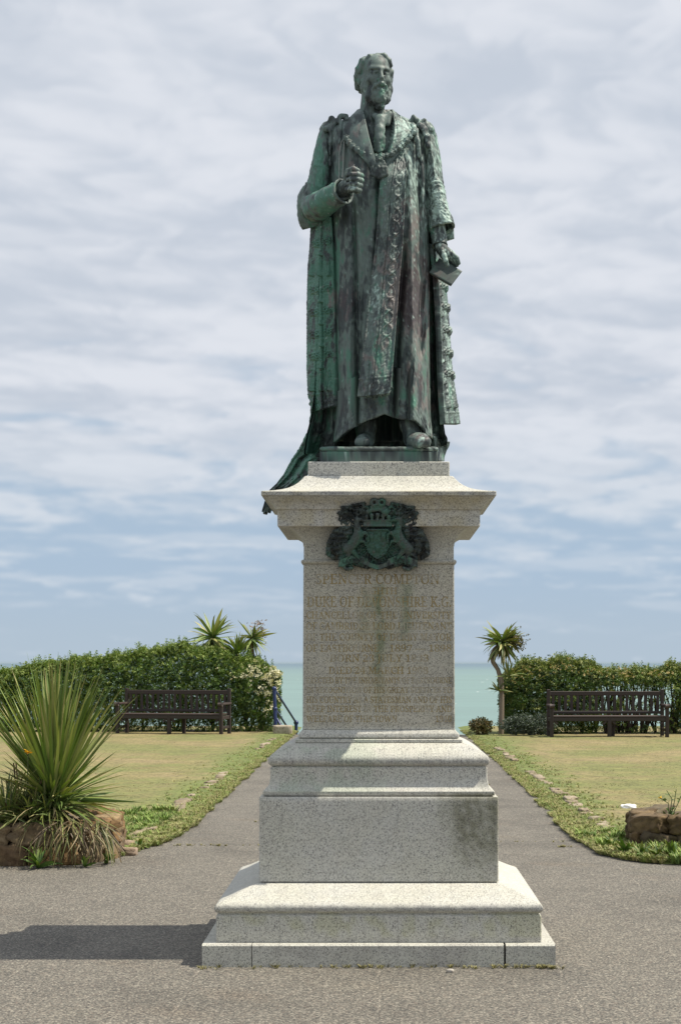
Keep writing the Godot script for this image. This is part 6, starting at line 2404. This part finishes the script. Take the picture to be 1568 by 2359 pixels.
	# low shrubs at the foot of the crooked palm
	var bush := thing("shrub", "low brownish yellow shrub at the foot of the crooked palm", "shrub")
	scatter(bush, P(1108, 1674, 38.2), Vector3(0.26, 0.20, 0.2), 420, [Color(0.14, 0.10, 0.03), Color(0.09, 0.09, 0.028), Color(0.19, 0.14, 0.05)])
	bush = thing("shrub", "silvery grey-green shrub between the crooked palm and the bench", "shrub")
	scatter(bush, P(1215, 1668, 38.0), Vector3(0.62, 0.24, 0.25), 900, [Color(0.10, 0.13, 0.10), Color(0.06, 0.085, 0.05), Color(0.14, 0.17, 0.14)])
	# blue handrail of the steps
	var hr := thing("handrail", "dark blue tubular handrail sloping down the steps beside the blossoming hedge", "handrail")
	var p0 := P(632, 1586, 39.2)
	var p1 := P(682, 1664, 41.4)
	var foot := Vector3(p0.x + 0.03, 0.0, p0.z)
	put("post", tube_mesh(PackedVector3Array([foot, p0]), even(0.038, 2), 12), M.blue, hr)
	put("post", tube_mesh(PackedVector3Array([Vector3(p1.x, -0.75, p1.z), p1]), even(0.038, 2), 12), M.blue, hr)
	put("rail", tube_mesh(PackedVector3Array([p0, p1]), even(0.024, 2), 10), M.blue, hr)
	put("rail", tube_mesh(PackedVector3Array([P(634, 1632, 39.2), P(672, 1690, 41.2)]), even(0.024, 2), 10), M.blue, hr)
	put("brace", tube_mesh(PackedVector3Array([P(638, 1655, 39.1), P(650, 1676, 39.0)]), even(0.026, 2), 10), M.blue, hr)
	for q in [[p0, 0.052], [p1, 0.058], [P(634, 1632, 39.2), 0.05]]:
		var ball := SphereMesh.new()
		ball.radius = q[1]
		ball.height = q[1] * 2.0
		ball.radial_segments = 16
		ball.rings = 8
		put("joint", ball, M.blue, hr).position = q[0]
	var blk := put("stone_block", rock_mesh(Vector3(0.40, 0.22, 0.3), 77, 0.06, 0.9, 5, Color(0.36, 0.32, 0.25), 0.2), M.stone)
	blk.position = P(651, 1683, 38.9) * Vector3(1, 0, 1) + Vector3(0, 0.10, 0)
	tag(blk, "pale stone block at the foot of the blue handrail", "stone block")
	# a scrap of litter
	var d2 := EYE * FOC / (1868.0 - CY)
	var lit := put("paper_scrap", rock_mesh(Vector3(0.13, 0.05, 0.08), 9, 0.42, 0.3, 5), M.white)
	lit.position = P(1446, 1866, d2) * Vector3(1, 0, 1) + Vector3(0, 0.045, 0)
	tag(lit, "crumpled white paper scrap lying on the lawn behind the dark wall", "litter")
	var peb := put("pebble", rock_mesh(Vector3(0.034, 0.018, 0.026), 4, 0.2, 0.4, 3, Color(0.4, 0.38, 0.35)), M.stone)
	peb.position = P(1036, 2239, EYE * FOC / (2239.0 - CY)) + Vector3(0, 0.006, 0)
	tag(peb, "single pale pebble on the tarmac before the pedestal step", "pebble")

func tinted(m: ArrayMesh, c: Color) -> ArrayMesh:
	var a := m.surface_get_arrays(0)
	var col := PackedColorArray()
	col.resize((a[Mesh.ARRAY_VERTEX] as PackedVector3Array).size())
	col.fill(c)
	a[Mesh.ARRAY_COLOR] = col
	var o := ArrayMesh.new()
	o.add_surface_from_arrays(Mesh.PRIMITIVE_TRIANGLES, a)
	return o

func scatter(t: Node3D, c: Vector3, r: Vector3, n: int, hues: Array) -> void:
	var m := cluster_mesh(6, 5, 1.0)
	var where: Array = []
	var cols := PackedColorArray()
	for i in n:
		var q := Vector3(rng.randfn(), rng.randfn(), rng.randfn()).normalized() * pow(rng.randf(), 0.4)
		var k := 1.0 + 0.35 * noise_a.get_noise_3d(q.x * 2.0, q.y * 2.0, c.x)
		var p := c + q * r * k
		p.y = maxf(p.y, 0.03)
		where.append(Transform3D(Basis(Vector3(rng.randfn(), rng.randfn(), rng.randfn()).normalized(), rng.randf() * TAU) * Basis.from_scale(Vector3.ONE * rng.randf_range(0.05, 0.10)), p))
		var h: Color = hues[rng.randi() % hues.size()]
		var s := rng.randf_range(0.7, 1.2)
		cols.append(Color(h.r * s, h.g * s, h.b * s))
	multi("foliage", m, M.leaf, where, cols, t)
